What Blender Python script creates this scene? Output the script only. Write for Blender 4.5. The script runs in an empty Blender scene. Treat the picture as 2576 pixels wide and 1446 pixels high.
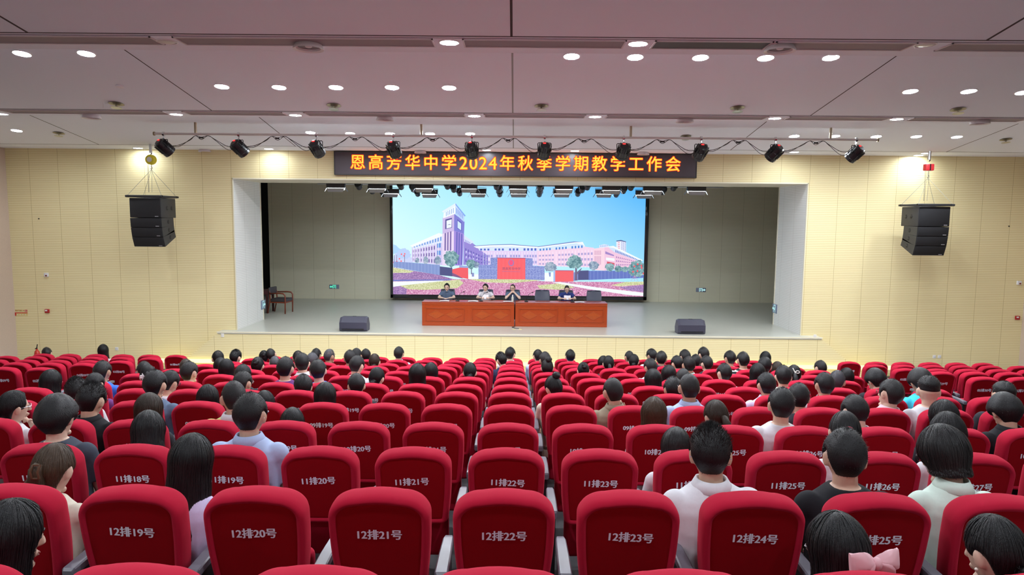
import bpy, bmesh, math, random
import numpy as np
from mathutils import Vector, Matrix
rnd = random.Random(7)
S = bpy.context.scene
COL = S.collection
PI = math.pi
sin, cos, rad = math.sin, math.cos, math.radians

# ------------------------------------------------------------------ camera
HC = 3.76                                   # camera height above the front floor
FPX, CX, CY = 1717.33, 1288.0, 723.0        # 24 mm lens on 36 mm, 2576 x 1446
YAW, PITCH, ROLL = 3.7585e-03, 9.9206e-02, 9.1054e-03
_f = np.array([-sin(YAW)*cos(PITCH), cos(YAW)*cos(PITCH), -sin(PITCH)])
_r0 = np.array([cos(YAW), sin(YAW), 0.0])
_d0 = np.cross(_f, _r0)
_r = _r0*cos(ROLL) - _d0*sin(ROLL)
_d = _d0*cos(ROLL) + _r0*sin(ROLL)
cam = bpy.data.cameras.new('camera')
cam.lens, cam.sensor_width, cam.clip_end = 24.0, 36.0, 200
cam_o = bpy.data.objects.new('camera', cam); COL.objects.link(cam_o)
M = Matrix.Identity(4)
for i in range(3):
    M[i][0], M[i][1], M[i][2] = _r[i], -_d[i], -_f[i]
M[2][3] = HC
cam_o.matrix_world = M
S.camera = cam_o

# ------------------------------------------------------------------ world, exposure
w = bpy.data.worlds.new('world'); S.world = w; w.use_nodes = True
w.node_tree.nodes['Background'].inputs[0].default_value = (0.02, 0.02, 0.025, 1)
S.view_settings.view_transform = 'Standard'
S.view_settings.look = 'None'
S.view_settings.gamma = 1.0
S.view_settings.exposure = 0.45
S.view_settings.use_curve_mapping = False
LAMP = 410.0            # radiance of a ceiling downlight
SCREEN = 0.80           # radiance of white on the LED wall
PANELLIGHT = 34.0

def ray(u, v): return _r*((u-CX)/FPX) + _d*((v-CY)/FPX) + _f
def atY(u, v, Y):
    q = ray(u, v); q = q*(Y/q[1]); return Vector((q[0], q[1], q[2]+HC))
def atZ(u, v, Z):
    q = ray(u, v); q = q*((Z-HC)/q[2]); return Vector((q[0], q[1], q[2]+HC))
def onslope(u, v, Yf, Zf, s):
    q = ray(u, v); t = (Zf + s*Yf - HC)/(q[2] + s*q[1]); q = q*t
    return Vector((q[0], q[1], q[2]+HC))

# ------------------------------------------------------------------ materials
def srgb(*c):
    o = []
    for x in c:
        x /= 255.0
        o.append(x/12.92 if x <= 0.04045 else ((x+0.055)/1.055)**2.4)
    return tuple(o)
MATS = {}
def mat(name, color, rough=0.6, metal=0.0, spec=0.5, noise=0.0, nscale=60.0, bump=0.0, bscale=200.0, sheen=0.0, emit=None, estr=0.0, coat=0.0, stretch=None, sss=0.0, trans=0.0, alpha=1.0):
    if name in MATS: return MATS[name]
    m = bpy.data.materials.new(name); m.use_nodes = True
    nt = m.node_tree; b = nt.nodes['Principled BSDF']
    b.inputs['Base Color'].default_value = (*color, 1)
    b.inputs['Roughness'].default_value = rough
    b.inputs['Metallic'].default_value = metal
    b.inputs['Specular IOR Level'].default_value = spec
    if sheen:
        b.inputs['Sheen Weight'].default_value = sheen
        b.inputs['Sheen Roughness'].default_value = 0.45
        b.inputs['Sheen Tint'].default_value = (*[min(1, c*1.4+.05) for c in color], 1)
    if coat: b.inputs['Coat Weight'].default_value = coat; b.inputs['Coat Roughness'].default_value = .08
    if trans: b.inputs['Transmission Weight'].default_value = trans
    if sss:
        b.inputs['Subsurface Weight'].default_value = sss
        b.inputs['Subsurface Radius'].default_value = (.02, .008, .004)
        b.inputs['Subsurface Scale'].default_value = .3
    if emit:
        b.inputs['Emission Color'].default_value = (*emit, 1)
        b.inputs['Emission Strength'].default_value = estr
    if noise or bump:
        tc = nt.nodes.new('ShaderNodeTexCoord')
        src = tc.outputs['Object']
        if stretch:
            mp = nt.nodes.new('ShaderNodeMapping'); mp.inputs['Scale'].default_value = stretch
            nt.links.new(src, mp.inputs['Vector']); src = mp.outputs['Vector']
        n = nt.nodes.new('ShaderNodeTexNoise'); n.inputs['Scale'].default_value = nscale; n.inputs['Detail'].default_value = 4
        nt.links.new(src, n.inputs['Vector'])
        if noise:
            mx = nt.nodes.new('ShaderNodeMix'); mx.data_type = 'RGBA'
            mx.inputs['A'].default_value = (*[c*(1-noise) for c in color], 1)
            mx.inputs['B'].default_value = (*[min(1, c*(1+noise)) for c in color], 1)
            nt.links.new(n.outputs['Fac'], mx.inputs['Factor'])
            nt.links.new(mx.outputs['Result'], b.inputs['Base Color'])
        if bump:
            n2 = nt.nodes.new('ShaderNodeTexNoise'); n2.inputs['Scale'].default_value = bscale
            nt.links.new(src, n2.inputs['Vector'])
            bp = nt.nodes.new('ShaderNodeBump'); bp.inputs['Strength'].default_value = bump; bp.inputs['Distance'].default_value = .004
            nt.links.new(n2.outputs['Fac'], bp.inputs['Height']); nt.links.new(bp.outputs['Normal'], b.inputs['Normal'])
    MATS[name] = m
    return m
def emis(name, color, strength=1.0):
    if name in MATS: return MATS[name]
    m = bpy.data.materials.new(name); m.use_nodes = True
    nt = m.node_tree; nt.nodes.remove(nt.nodes['Principled BSDF'])
    e = nt.nodes.new('ShaderNodeEmission'); e.inputs[0].default_value = (*color, 1); e.inputs[1].default_value = strength
    nt.links.new(e.outputs[0], nt.nodes['Material Output'].inputs[0])
    MATS[name] = m
    return m
def math_node(nt, op, a, b=None, c=None):
    n = nt.nodes.new('ShaderNodeMath'); n.operation = op
    for i, x in enumerate((a, b, c)):
        if x is None: continue
        if isinstance(x, (int, float)): n.inputs[i].default_value = x
        else: nt.links.new(x, n.inputs[i])
    return n.outputs[0]
def slat_mat(name, base, groove_shade, joint, pitch=0.046, jw=0.742, off=0.0, rough=.5):
    """acoustic timber lining: fine horizontal grooves and vertical board joints"""
    m = bpy.data.materials.new(name); m.use_nodes = True
    nt = m.node_tree; b = nt.nodes['Principled BSDF']; b.inputs['Roughness'].default_value = rough
    b.inputs['Specular IOR Level'].default_value = .35
    tc = nt.nodes.new('ShaderNodeTexCoord'); sp = nt.nodes.new('ShaderNodeSeparateXYZ')
    nt.links.new(tc.outputs['Object'], sp.inputs[0])
    z = math_node(nt, 'FRACT', math_node(nt, 'DIVIDE', sp.outputs[2], pitch))
    g = math_node(nt, 'LESS_THAN', z, 0.2)
    x = math_node(nt, 'ADD', math_node(nt, 'ADD', sp.outputs[0], sp.outputs[1]), off)
    x = math_node(nt, 'FRACT', math_node(nt, 'DIVIDE', x, jw))
    j = math_node(nt, 'LESS_THAN', x, 0.012)
    no = nt.nodes.new('ShaderNodeTexNoise'); no.inputs['Scale'].default_value = 1.2; no.inputs['Detail'].default_value = 5
    mp = nt.nodes.new('ShaderNodeMapping'); mp.inputs['Scale'].default_value = (1, 1, 14)
    nt.links.new(tc.outputs['Object'], mp.inputs[0]); nt.links.new(mp.outputs[0], no.inputs['Vector'])
    m0 = nt.nodes.new('ShaderNodeMix'); m0.data_type = 'RGBA'
    m0.inputs['A'].default_value = (*[c*.95 for c in base], 1); m0.inputs['B'].default_value = (*[min(1, c*1.04) for c in base], 1)
    nt.links.new(no.outputs['Fac'], m0.inputs['Factor'])
    m1 = nt.nodes.new('ShaderNodeMix'); m1.data_type = 'RGBA'; m1.inputs['B'].default_value = (*groove_shade, 1)  # groove colour stands in for the shade inside the slots
    nt.links.new(m0.outputs['Result'], m1.inputs['A']); nt.links.new(g, m1.inputs['Factor'])
    m2 = nt.nodes.new('ShaderNodeMix'); m2.data_type = 'RGBA'; m2.inputs['B'].default_value = (*joint, 1)
    nt.links.new(m1.outputs['Result'], m2.inputs['A']); nt.links.new(j, m2.inputs['Factor'])
    nt.links.new(m2.outputs['Result'], b.inputs['Base Color'])
    bp = nt.nodes.new('ShaderNodeBump'); bp.inputs['Strength'].default_value = .35; bp.inputs['Distance'].default_value = .004; bp.invert = True
    nt.links.new(g, bp.inputs['Height']); nt.links.new(bp.outputs['Normal'], b.inputs['Normal'])
    return m

# ------------------------------------------------------------------ mesh helpers
class MB:
    def __init__(s): s.v, s.f, s.m, s.mats = [], [], [], []
    def mi(s, m):
        if m not in s.mats: s.mats.append(m)
        return s.mats.index(m)
    def add(s, vs, fs, m=None, X=None):
        b = len(s.v); k = s.mi(m) if m is not None else 0
        s.v += [tuple(X @ Vector(p)) for p in vs] if X is not None else [tuple(p) for p in vs]
        s.f += [tuple(b+i for i in f) for f in fs]; s.m += [k]*len(fs)
        return s
    def box(s, x0, x1, y0, y1, z0, z1, m=None, X=None):
        vs = [(x, y, z) for x in (x0, x1) for y in (y0, y1) for z in (z0, z1)]
        return s.add(vs, [(0,1,3,2),(4,6,7,5),(0,4,5,1),(2,3,7,6),(0,2,6,4),(1,5,7,3)], m, X)
    def rbox(s, x0, x1, y0, y1, z0, z1, r=.01, m=None, X=None, seg=2):
        """box with rounded edges"""
        bm = bmesh.new(); bmesh.ops.create_cube(bm, size=1)
        for v in bm.verts: v.co = ((x0+x1)/2+v.co.x*(x1-x0), (y0+y1)/2+v.co.y*(y1-y0), (z0+z1)/2+v.co.z*(z1-z0))
        bmesh.ops.bevel(bm, geom=bm.edges[:], offset=r, segments=seg, profile=.5, affect='EDGES')
        bm.verts.index_update()
        s.add([v.co.copy() for v in bm.verts], [[v.index for v in f.verts] for f in bm.faces], m, X); bm.free(); return s
    def tube(s, pts, r, m=None, n=8, X=None, caps=True):
        pts = [Vector(p) for p in pts]; rs = r if isinstance(r, (list, tuple)) else [r]*len(pts)
        vs, fs = [], []; u = None
        for i, p in enumerate(pts):
            t = (pts[min(i+1, len(pts)-1)] - pts[max(i-1, 0)]).normalized()
            if u is None:
                u = t.orthogonal().normalized()
            else:
                u = (u - t*u.dot(t)); u = u.normalized() if u.length > 1e-6 else t.orthogonal().normalized()
            w_ = t.cross(u)
            for k in range(n):
                a = 2*PI*k/n; vs.append(p + (u*cos(a)+w_*sin(a))*rs[i])
        for i in range(len(pts)-1):
            for k in range(n):
                fs.append((i*n+k, i*n+(k+1)%n, (i+1)*n+(k+1)%n, (i+1)*n+k))
        if caps:
            fs.append(tuple(range(n))[::-1]); fs.append(tuple((len(pts)-1)*n+k for k in range(n)))
        return s.add(vs, fs, m, X)
    def lathe(s, prof, m=None, n=24, X=None, c=(0,0,0)):
        """prof: list of (radius, z), closed at both ends"""
        vs, fs = [], []
        for r, z in prof:
            for k in range(n):
                a = 2*PI*k/n; vs.append((c[0]+r*cos(a), c[1]+r*sin(a), c[2]+z))
        L = len(prof)
        for i in range(L-1):
            for k in range(n): fs.append((i*n+k, i*n+(k+1)%n, (i+1)*n+(k+1)%n, (i+1)*n+k))
        fs.append(tuple(range(n))[::-1]); fs.append(tuple((L-1)*n+k for k in range(n)))
        return s.add(vs, fs, m, X)
    def rings(s, rings, m=None, X=None):
        """closed loft over equal-length rings"""
        n = len(rings[0]); vs = [p for r in rings for p in r]; fs = []
        for i in range(len(rings)-1):
            for k in range(n): fs.append((i*n+k, i*n+(k+1)%n, (i+1)*n+(k+1)%n, (i+1)*n+k))
        c0 = sum((Vector(p) for p in rings[0]), Vector())/n; c1 = sum((Vector(p) for p in rings[-1]), Vector())/n
        a, b = len(vs), len(vs)+1; vs += [c0, c1]
        L = (len(rings)-1)*n
        for k in range(n):
            fs.append((a, (k+1)%n, k)); fs.append((b, L+k, L+(k+1)%n))
        return s.add(vs, fs, m, X)
    def ball(s, c, r, m=None, X=None, n=16, h=10, R=None):
        """ellipsoid; r scalar or (rx,ry,rz); R rotation"""
        if not isinstance(r, (tuple, list)): r = (r, r, r)
        vs = []; c = Vector(c)
        for i in range(h+1):
            e = -PI/2 + PI*i/h
            if i in (0, h): ring = [(0, 0, sin(e))]
            else: ring = [(cos(e)*cos(2*PI*k/n), cos(e)*sin(2*PI*k/n), sin(e)) for k in range(n)]
            for p in ring:
                q = Vector((p[0]*r[0], p[1]*r[1], p[2]*r[2]))
                if R is not None: q = R @ q
                vs.append(c+q)
        fs = [(0, 1+(k+1)%n, 1+k) for k in range(n)]
        for i in range(h-2):
            b = 1+i*n
            for k in range(n): fs.append((b+k, b+(k+1)%n, b+n+(k+1)%n, b+n+k))
        b = 1+(h-2)*n
        fs += [(b+k, b+(k+1)%n, len(vs)-1) for k in range(n)]
        return s.add(vs, fs, m, X)
    def prism(s, poly, d, m=None, X=None):
        """polygon of 3-D points extruded by vector d"""
        n = len(poly); d = Vector(d); vs = [Vector(p) for p in poly] + [Vector(p)+d for p in poly]
        fs = [tuple(range(n))[::-1], tuple(range(n, 2*n))] + [(k, (k+1)%n, n+(k+1)%n, n+k) for k in range(n)]
        return s.add(vs, fs, m, X)
    def mesh(s, name, smooth=False, angle=None):
        me = bpy.data.meshes.new(name); me.from_pydata(s.v, [], s.f)
        for m in s.mats: me.materials.append(m)
        if len(s.mats) > 1: me.polygons.foreach_set('material_index', s.m)
        if smooth:
            me.polygons.foreach_set('use_smooth', [True]*len(me.polygons))
            if angle: me.set_sharp_from_angle(angle=rad(angle))
        me.update(); return me
    def build(s, name, m=None, parent=None, smooth=False, angle=None, loc=None):
        if m is not None: s.mats = [m]; s.m = [0]*len(s.f)
        bm = bmesh.new(); me = s.mesh(name, smooth, angle)
        bm.from_mesh(me); bmesh.ops.recalc_face_normals(bm, faces=bm.faces); bm.to_mesh(me); bm.free()
        return link(name, me, parent, loc)
def link(name, me, parent=None, loc=None):
    o = bpy.data.objects.new(name, me); COL.objects.link(o)
    if parent is not None: o.parent = parent
    if loc is not None: o.location = loc
    return o
LABELS = {}
def tag(o, label, cat, group=None, kind=None):
    o['label'] = label; o['category'] = cat
    if group: o['group'] = group
    if kind: o['kind'] = kind
    LABELS.setdefault(label, []).append(o.name)
    return o
def thing(name, label, cat, loc=(0,0,0), rz=0.0, group=None):
    o = bpy.data.objects.new(name, None); COL.objects.link(o); o.empty_display_size = .1
    o.location = loc; o.rotation_euler = (0, 0, rz)
    return tag(o, label, cat, group)
def struct(o): o['kind'] = 'structure'; return o
def dup(root, loc, rz=None, label=None, group=None):
    r = root.copy(); COL.objects.link(r); r.location = loc
    if rz is not None: r.rotation_euler = (0, 0, rz)
    if label: r['label'] = label; LABELS.setdefault(label, []).append(r.name)
    if group: r['group'] = group
    for ch in root.children:
        c = ch.copy(); COL.objects.link(c); c.parent = r
        for g in ch.children:
            d = g.copy(); COL.objects.link(d); d.parent = c
    return r
_tc = {}
def text_geo(body, size=1.0, bold=0.0):
    """flat letter faces, centred, in the XY plane"""
    key = (body, size, bold)
    if key not in _tc:
        c = bpy.data.curves.new('t', 'FONT'); c.body = body; c.size = size; c.offset = bold; c.align_x = 'CENTER'; c.align_y = 'CENTER'
        c.resolution_u = 4
        o = bpy.data.objects.new('t', c); COL.objects.link(o)
        dg = bpy.context.evaluated_depsgraph_get(); me = o.evaluated_get(dg).to_mesh()
        _tc[key] = ([v.co.copy() for v in me.vertices], [tuple(p.vertices) for p in me.polygons])
        o.evaluated_get(dg).to_mesh_clear(); bpy.data.objects.remove(o); bpy.data.curves.remove(c)
    return _tc[key]
def R4(ax, deg): return Matrix.Rotation(rad(deg), 4, ax)
def T4(*p): return Matrix.Translation(Vector(p))
ORD = ['zeroth','first','second','third','fourth','fifth','sixth','seventh','eighth','ninth','tenth','eleventh','twelfth','thirteenth','fourteenth','fifteenth','sixteenth']

def smooth_path(pts, m=6):
    pts = [Vector(p) for p in pts]; q = [pts[0]*2-pts[1]]+pts+[pts[-1]*2-pts[-2]]; out = []
    for i in range(1, len(q)-2):
        for k in range(m):
            t = k/m; a, b, c, d = q[i-1], q[i], q[i+1], q[i+2]
            out.append(.5*((2*b)+(c-a)*t+(2*a-5*b+4*c-d)*t*t+(3*b-a-3*c+d)*t**3))
    return out+[pts[-1]]
# ------------------------------------------------------------------ palette
white_paint = mat('ceiling_paint', (.82, .85, .95), .75, bump=.05, bscale=300)
slat = slat_mat('cream_slats', (.89, .79, .47), (.70, .56, .25), (.55, .44, .19))
slat_screenlit = slat_mat('screenlit_reveal_slats', (.84, .84, .80), (.66, .65, .60), (.55, .54, .48))  # paler than the wall slats: light from the LED wall put into the colour
slat_stage = slat_mat('stage_slats', (.80, .77, .60), (.62, .59, .43), (.50, .47, .32), off=.3)
plain_cream = mat('plain_cream', (.74, .68, .52), .6)
trim_white = mat('trim_white', (.80, .78, .74), .45)
side_wall_m = mat('side_wall_fabric', (.60, .48, .39), .8, noise=.06, nscale=30)
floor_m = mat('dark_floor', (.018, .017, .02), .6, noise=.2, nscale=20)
stage_floor_m = mat('stage_floor', (.55, .55, .48), .28, noise=.05, nscale=3, spec=.5)
black = mat('black_plastic', (.012, .012, .014), .45)
blackbox = mat('black_cabinet', (.025, .025, .027), .55, bump=.1, bscale=400)
grille_m = mat('speaker_grille', (.008, .008, .010), .75, bump=.4, bscale=900)
chrome = mat('chrome', (.75, .75, .76), .18, metal=1.0)
steel = mat('steel', (.55, .55, .56), .35, metal=1.0)
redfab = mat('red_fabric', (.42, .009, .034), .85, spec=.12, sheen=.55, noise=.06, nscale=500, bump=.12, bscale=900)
redpan_shade = mat('red_back_panel_shade', (.26, .0022, .007), .9, spec=.08, noise=.05, nscale=500, bump=.08, bscale=900)  # seat red made darker for the shade on the backs
arm_m = mat('armrest_plastic', (.13, .125, .155), .35, spec=.5)
darkmetal = mat('dark_metal', (.02, .02, .022), .4, metal=.6)
# ================================================================== ROOM SHELL
def row_y(r): return 14.7435 - 0.98994*r
ROWTOP = {13:2.742,12:2.588,11:2.438,10:2.290,9:2.159,8:2.014,7:1.852,6:1.707,5:1.554,4:1.410,3:1.244,2:1.099,1:0.947}
ROWTOP = {k: v-.022 for k, v in ROWTOP.items()}
SEAT_H = 1.18
def row_z(r): return ROWTOP[r]-SEAT_H if r in ROWTOP else ROWTOP[13]-SEAT_H + .15*(r-13)
XC = -0.0376; PITCHX = 0.55
YP, YI, YB = 17.70, 19.60, 24.85        # proscenium face, its inner edge, stage back wall
HS = 0.81                               # stage height
OX0, OX1, OZ = -7.28, 7.50, 4.75        # stage opening

# raked floor
b = MB()
b.box(-16, 16, row_y(1)-.12+.0, YP+.1, -.5, row_z(1))
for r in range(2, 14):
    y0 = row_y(r)-.12; y1 = row_y(r-1)-.12
    b.box(-16, 16, y0, y1, -.5, row_z(r))
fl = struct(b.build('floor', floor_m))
bounce_floor = mat('bounce_floor', (.52, .50, .47), .5, noise=.05, nscale=6)  # pale tone added on hidden floors to bounce light upward
b = MB(); b.box(-16, 16, row_y(1)+.62, 17.41, row_z(1), row_z(1)+.004); struct(b.build('floor_front_bounce', bounce_floor))  # thin sheet added to bounce light onto ceiling and stage wall
b = MB()
for r in range(14, 20): b.box(-16, 16, row_y(r)-.12, row_y(r-1)-.12, -.5, row_z(r))
b.box(-16, 16, -6.1, row_y(19)-.12, -.5, row_z(19))
struct(b.build('floor_rear_bounce', bounce_floor))  # rear steps out of view, made pale to bounce light onto the ceiling
# front hall floor keeps row 1 level
# proscenium wall: two side blocks and the lintel
b = MB()
b.box(-13.6, OX0, YP, YI, -.3, 6.6); b.box(OX1, 13.6, YP, YI, -.3, 6.6); b.box(OX0, OX1, YP, YI, OZ, 6.6)
struct(b.build('wall_front', slat))
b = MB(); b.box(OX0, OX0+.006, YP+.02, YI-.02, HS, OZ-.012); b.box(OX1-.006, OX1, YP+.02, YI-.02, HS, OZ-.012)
struct(b.build('wall_reveal', slat_screenlit))  # thin liner that carries the painted screen light
b = MB(); b.box(OX0, OX1, YP+.005, YI, OZ-.012, OZ-.0005)
struct(b.build('trim_1', plain_cream))
b = MB()
b.box(OX0-.004, OX0+.012, YP-.008, YP+.03, HS, OZ+.012); b.box(OX1-.012, OX1+.004, YP-.008, YP+.03, HS, OZ+.012); b.box(OX0-.004, OX1+.004, YP-.008, YP+.03, OZ-.018, OZ+.012)
b.box(OX0-.004, OX0+.018, YI-.03, YI+.012, HS, OZ); b.box(OX1-.018, OX1+.004, YI-.03, YI+.012, HS, OZ)
struct(b.build('trim_2', mat('trim_cream', (.80, .75, .58), .45)))
# stage slab, apron with sloping ends
b = MB(); b.box(OX0, OX1, YP, YI, HS-.1, HS); b.box(-13, 13, YI, 27.0, HS-.1, HS); b.box(-7.66, 7.92, 17.40, YP, HS-.06, HS)
struct(b.build('floor_stage', stage_floor_m))
b = MB()
b.prism([(-8.90, 17.41, -.24), (9.16, 17.41, -.24), (7.92, 17.41, HS-.03), (-7.66, 17.41, HS-.03)], (0, .285, 0))
struct(b.build('wall_apron', slat))
b = MB(); b.box(-7.68, 7.94, 17.385, 17.43, HS-.03, HS+.004)
struct(b.build('trim_3', mat('lip_cream', (.82, .78, .62), .4)))
# glowing strip along the foot of the stage
for x0, x1, side in ((-9.6, -.02, 'left'), (.02, 9.8, 'right')):
    b = MB(); b.box(x0, x1, 17.33, 17.40, .0, .09)
    tag(b.build('light_strip', emis('strip_glow', (1.0, .86, .35), 1.6)), 'glowing warm yellow light strip along the '+side+' half of the stage foot', 'light', 'light strips at the stage foot')
# stage back and dark wings
b = MB(); b.box(-8.95, 13, YB, YB+.2, HS-.05, 7.0); struct(b.build('wall_stage_back', slat_stage))
b = MB(); b.box(-13, -8.9, 26.6, 26.8, HS-.05, 7.0); b.box(-13.1, -12.9, YI, 26.8, HS-.05, 7.0); b.box(12.9, 13.1, YI, 26.8, HS-.05, 7.0)
struct(b.build('wall_wings', mat('wing_dark', (.05, .05, .05), .9)))
b = MB(); b.box(-13.1, 13.1, YI, 27, 6.6, 6.75); struct(b.build('ceiling_stage', mat('stage_ceiling', (.10, .10, .10), .9)))
# side and rear walls
b = MB(); b.prism([(-13.10, YP, -.3), (-15.2, -6, -.3), (-15.4, -6, -.3), (-13.4, YP, -.3)], (0, 0, 8.5)); struct(b.build('wall_left', side_wall_m))
b = MB(); b.prism([(13.25, YP, -.3), (15.4, -6, -.3), (15.6, -6, -.3), (13.6, YP, -.3)], (0, 0, 8.5)); struct(b.build('wall_right', side_wall_m))
b = MB(); b.box(-15.6, 15.6, -6.2, -6, -.3, 8.5); struct(b.build('wall_rear', side_wall_m))

# saw-tooth ceiling: flat soffit bands with panels rising towards the rear
SL = .149
SOF = [(16.65, 17.72, 5.465), (12.10, 12.85, 5.600), (7.75, 8.50, 5.765), (3.30, 4.05, 5.93), (-1.15, -.40, 6.09)]   # y near, y far, z
XW = 15.7
b = MB()
def quad(y0, z0, y1, z1): b.add([(-XW, y0, z0), (XW, y0, z0), (XW, y1, z1), (-XW, y1, z1)], [(0, 1, 2, 3)])
prof = []
for i, (yn, yf, z) in enumerate(SOF):
    prof += [(yf, z), (yn, z)]
    ynext = SOF[i+1][1] if i+1 < len(SOF) else -6.1
    prof.append((ynext, z + SL*(yn-ynext)))
for (ya, za), (yb2, zb) in zip(prof[:-1], prof[1:]): quad(ya, za, yb2, zb)
top = [(p[0], p[1]+.12) for p in prof]
for (ya, za), (yb2, zb) in zip(top[:-1], top[1:]): quad(ya, za, yb2, zb)
struct(b.build('ceiling', white_paint))
def panel_at(u, v, i): return onslope(u, v, SOF[i][0], SOF[i][2], SL)      # point on the panel behind soffit i
def soffit_at(u, v, i): return atZ(u, v, SOF[i][2])
# joints in the panels
jn = 0
joint_m = mat('joint_dark', (.06, .04, .045), .8)
joint_g = mat('joint_grey', (.30, .31, .33), .6)
def joint(x, i, w, m, y0=None, y1=None):
    global jn
    yn, z = SOF[i][0], SOF[i][2]; yb = SOF[i+1][1]
    y0 = yb if y0 is None else y0; y1 = yn if y1 is None else y1
    bb = MB(); bb.prism([(x-w, y1, z+SL*(yn-y1)-.002), (x+w, y1, z+SL*(yn-y1)-.002), (x+w, y0, z+SL*(yn-y0)-.002), (x-w, y0, z+SL*(yn-y0)-.002)], (0, 0, .012))
    jn += 1; struct(bb.build('trim_%d' % (10+jn), m))
X0 = panel_at(1286, 250, 1)[0]
for i in (0, 1, 2, 3):
    joint(-.06, i, .013 if i else .012, joint_g if i in (0, 1) else joint_m)
xs_j = {0: [panel_at(170, 330, 0)[0], panel_at(700, 333, 0)[0], panel_at(1885, 340, 0)[0], panel_at(2475, 345, 0)[0]],
        1: [panel_at(428, 205, 1)[0], panel_at(2148, 215, 1)[0]],
        2: [panel_at(36, 62, 2)[0], panel_at(2533, 71, 2)[0]]}
for i, xs in xs_j.items():
    for k, x in enumerate(xs): joint(x, i, .008 if i < 2 else .014, joint_m)
# shadow gaps between soffits and panels
for i in range(1, 3):
    yn, yf, z = SOF[i]
    bb = MB(); bb.box(-14, 14, yn-.004, yn+.02, z-.003, z+.004); jn += 1; struct(bb.build('trim_%d' % (10+jn), joint_m))
    bb = MB(); bb.box(-14, 14, yn+.075, yn+.083, z-.003, z+.004); jn += 1; struct(bb.build('trim_%d' % (10+jn), joint_m))
bb = MB(); bb.box(-13, 13, SOF[0][0]-.003, SOF[0][0]+.016, SOF[0][2]-.003, SOF[0][2]+.004); jn += 1; struct(bb.build('trim_%d' % (10+jn), joint_m))

# ------------------------------------------------------------------ ceiling fittings
lamp_glow = emis('downlight_glow', (.87, .935, 1.0), LAMP)
lamp_dim = emis('downlight_soft_glow', (.87, .935, 1.0), LAMP*.26)
lamp_off = mat('downlight_off', (.55, .50, .52), .35)
ring_m = mat('lamp_ring', (.80, .78, .80), .4)
def make_lamp(name, lit, r=.102):
    t = thing(name, 'x', 'ceiling light')
    bb = MB(); bb.lathe([(r*1.18, 0.0), (r*1.18, -.006), (r*1.06, -.011), (r*1.0, -.008), (r*1.0, 0.0)], n=28); bb.build('ring', ring_m, t, True, 40)
    bb = MB(); bb.lathe([(r*.99, -.002), (r*.97, -.006), (r*.80, -.011), (r*.45, -.0135), (.004, -.014)], n=28); bb.build('diffuser', (lamp_dim if lit == 2 else lamp_glow) if lit else lamp_off, t, True)
    return t
lamp0 = make_lamp('downlight', True); lampx = make_lamp('downlight', False); lampd = make_lamp('downlight', 2)
used = {'on': False, 'off': False, 'dim': False}
LABELS.clear()
def lamp(p, tilt, label, group, lit=True):
    key = 'dim' if lit == 2 else 'on' if lit else 'off'; src = {'dim': lampd, 'on': lamp0, 'off': lampx}[key]
    if not used[key]: o = src; used[key] = True; o['label'] = label; LABELS.setdefault(label, []).append(o.name)
    else: o = dup(src, p, None, label)
    o['group'] = group; o.location = p; o.rotation_euler = (tilt, 0, 0)
    return o
TILT = -math.atan(SL)
def lrow(pts, where, group, lit=True):
    pts = sorted(pts, key=lambda q: q[0][0])
    n = len(pts)
    for k, (p, tilt) in enumerate(pts):
        lamp(p, tilt, ('lit' if lit else 'unlit')+' round downlight %s, %s from the left' % (where, ORD[k+1]), group, lit)
lrow([(soffit_at(u, v, 0), 0) for u, v in ((347, 372), (676, 374), (1224, 377), (1446, 379), (1998, 382), (2330, 385))], 'in the ceiling band against the stage wall', 'downlights in the ceiling band at the stage wall', 2)
lrow([(soffit_at(u, v, 0)+Vector((0, .12, 0)), 0) for u, v in ((362, 376), (2318, 389))], 'just above a hung loudspeaker', 'downlights above the hung loudspeakers', 2)
lrow([(panel_at(u, v, 0), TILT) for u, v in ((42, 328), (781, 333), (881, 335), (981, 336), (1082, 336), (1183, 336), (1998, 342), (2100, 342), (2204, 343), (2305, 343), (2407, 344))], 'in the sloping panel over the spotlight bar', 'downlights in the panel over the spotlight bar')
lrow([(soffit_at(u, v, 1), 0) for u, v in ((2, 286), (443, 287), (743, 289), (1193, 291), (1497, 293), (1949, 297), (2256, 299))], 'in the middle ceiling band', 'downlights in the middle ceiling band')
lrow([(panel_at(u, v, 1), TILT) for u, v in ((558, 217), (702, 219), (845, 219), (986, 219), (1130, 220), (2290, 229), (2437, 229), (2574, 232))], 'in the farther row of the large panel', 'downlights in the farther row of the large panel')
lrow([(panel_at(u, v, 1), TILT) for u, v in ((55, 134), (217, 134), (1438, 141), (1598, 143), (1762, 144), (1926, 145), (2090, 144))], 'in the nearer row of the large panel', 'downlights in the nearer row of the large panel')
lrow([(soffit_at(u, v, 2), 0) for u, v in ((1130, 106), (1605, 109))], 'in the nearest ceiling band', 'downlights in the nearest ceiling band')
lrow([(soffit_at(u, v, 2), 0) for u, v in ((420, 104), (2328, 112))], 'in the nearest ceiling band', 'unlit downlights in the nearest ceiling band', False)
# unseen lamp rows added overhead and behind the camera to light the hall
def overhead(i, dy, xs, where):
    yn, _, z = SOF[i]; y = yn-dy
    lrow([(Vector((x, y, z+SL*dy)), TILT) for x in xs], where, 'added unseen downlights over the rear rows')
overhead(2, 1.6, (-8, -5, -2, 2, 5, 8), 'added unseen in the panel overhead')
overhead(3, 1.5, (-9, -5, -1.5, 1.5, 5, 9), 'added unseen in the panel behind the rear rows')
overhead(4, 1.5, (-6, 0, 6), 'added unseen in the rearmost panel')

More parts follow.
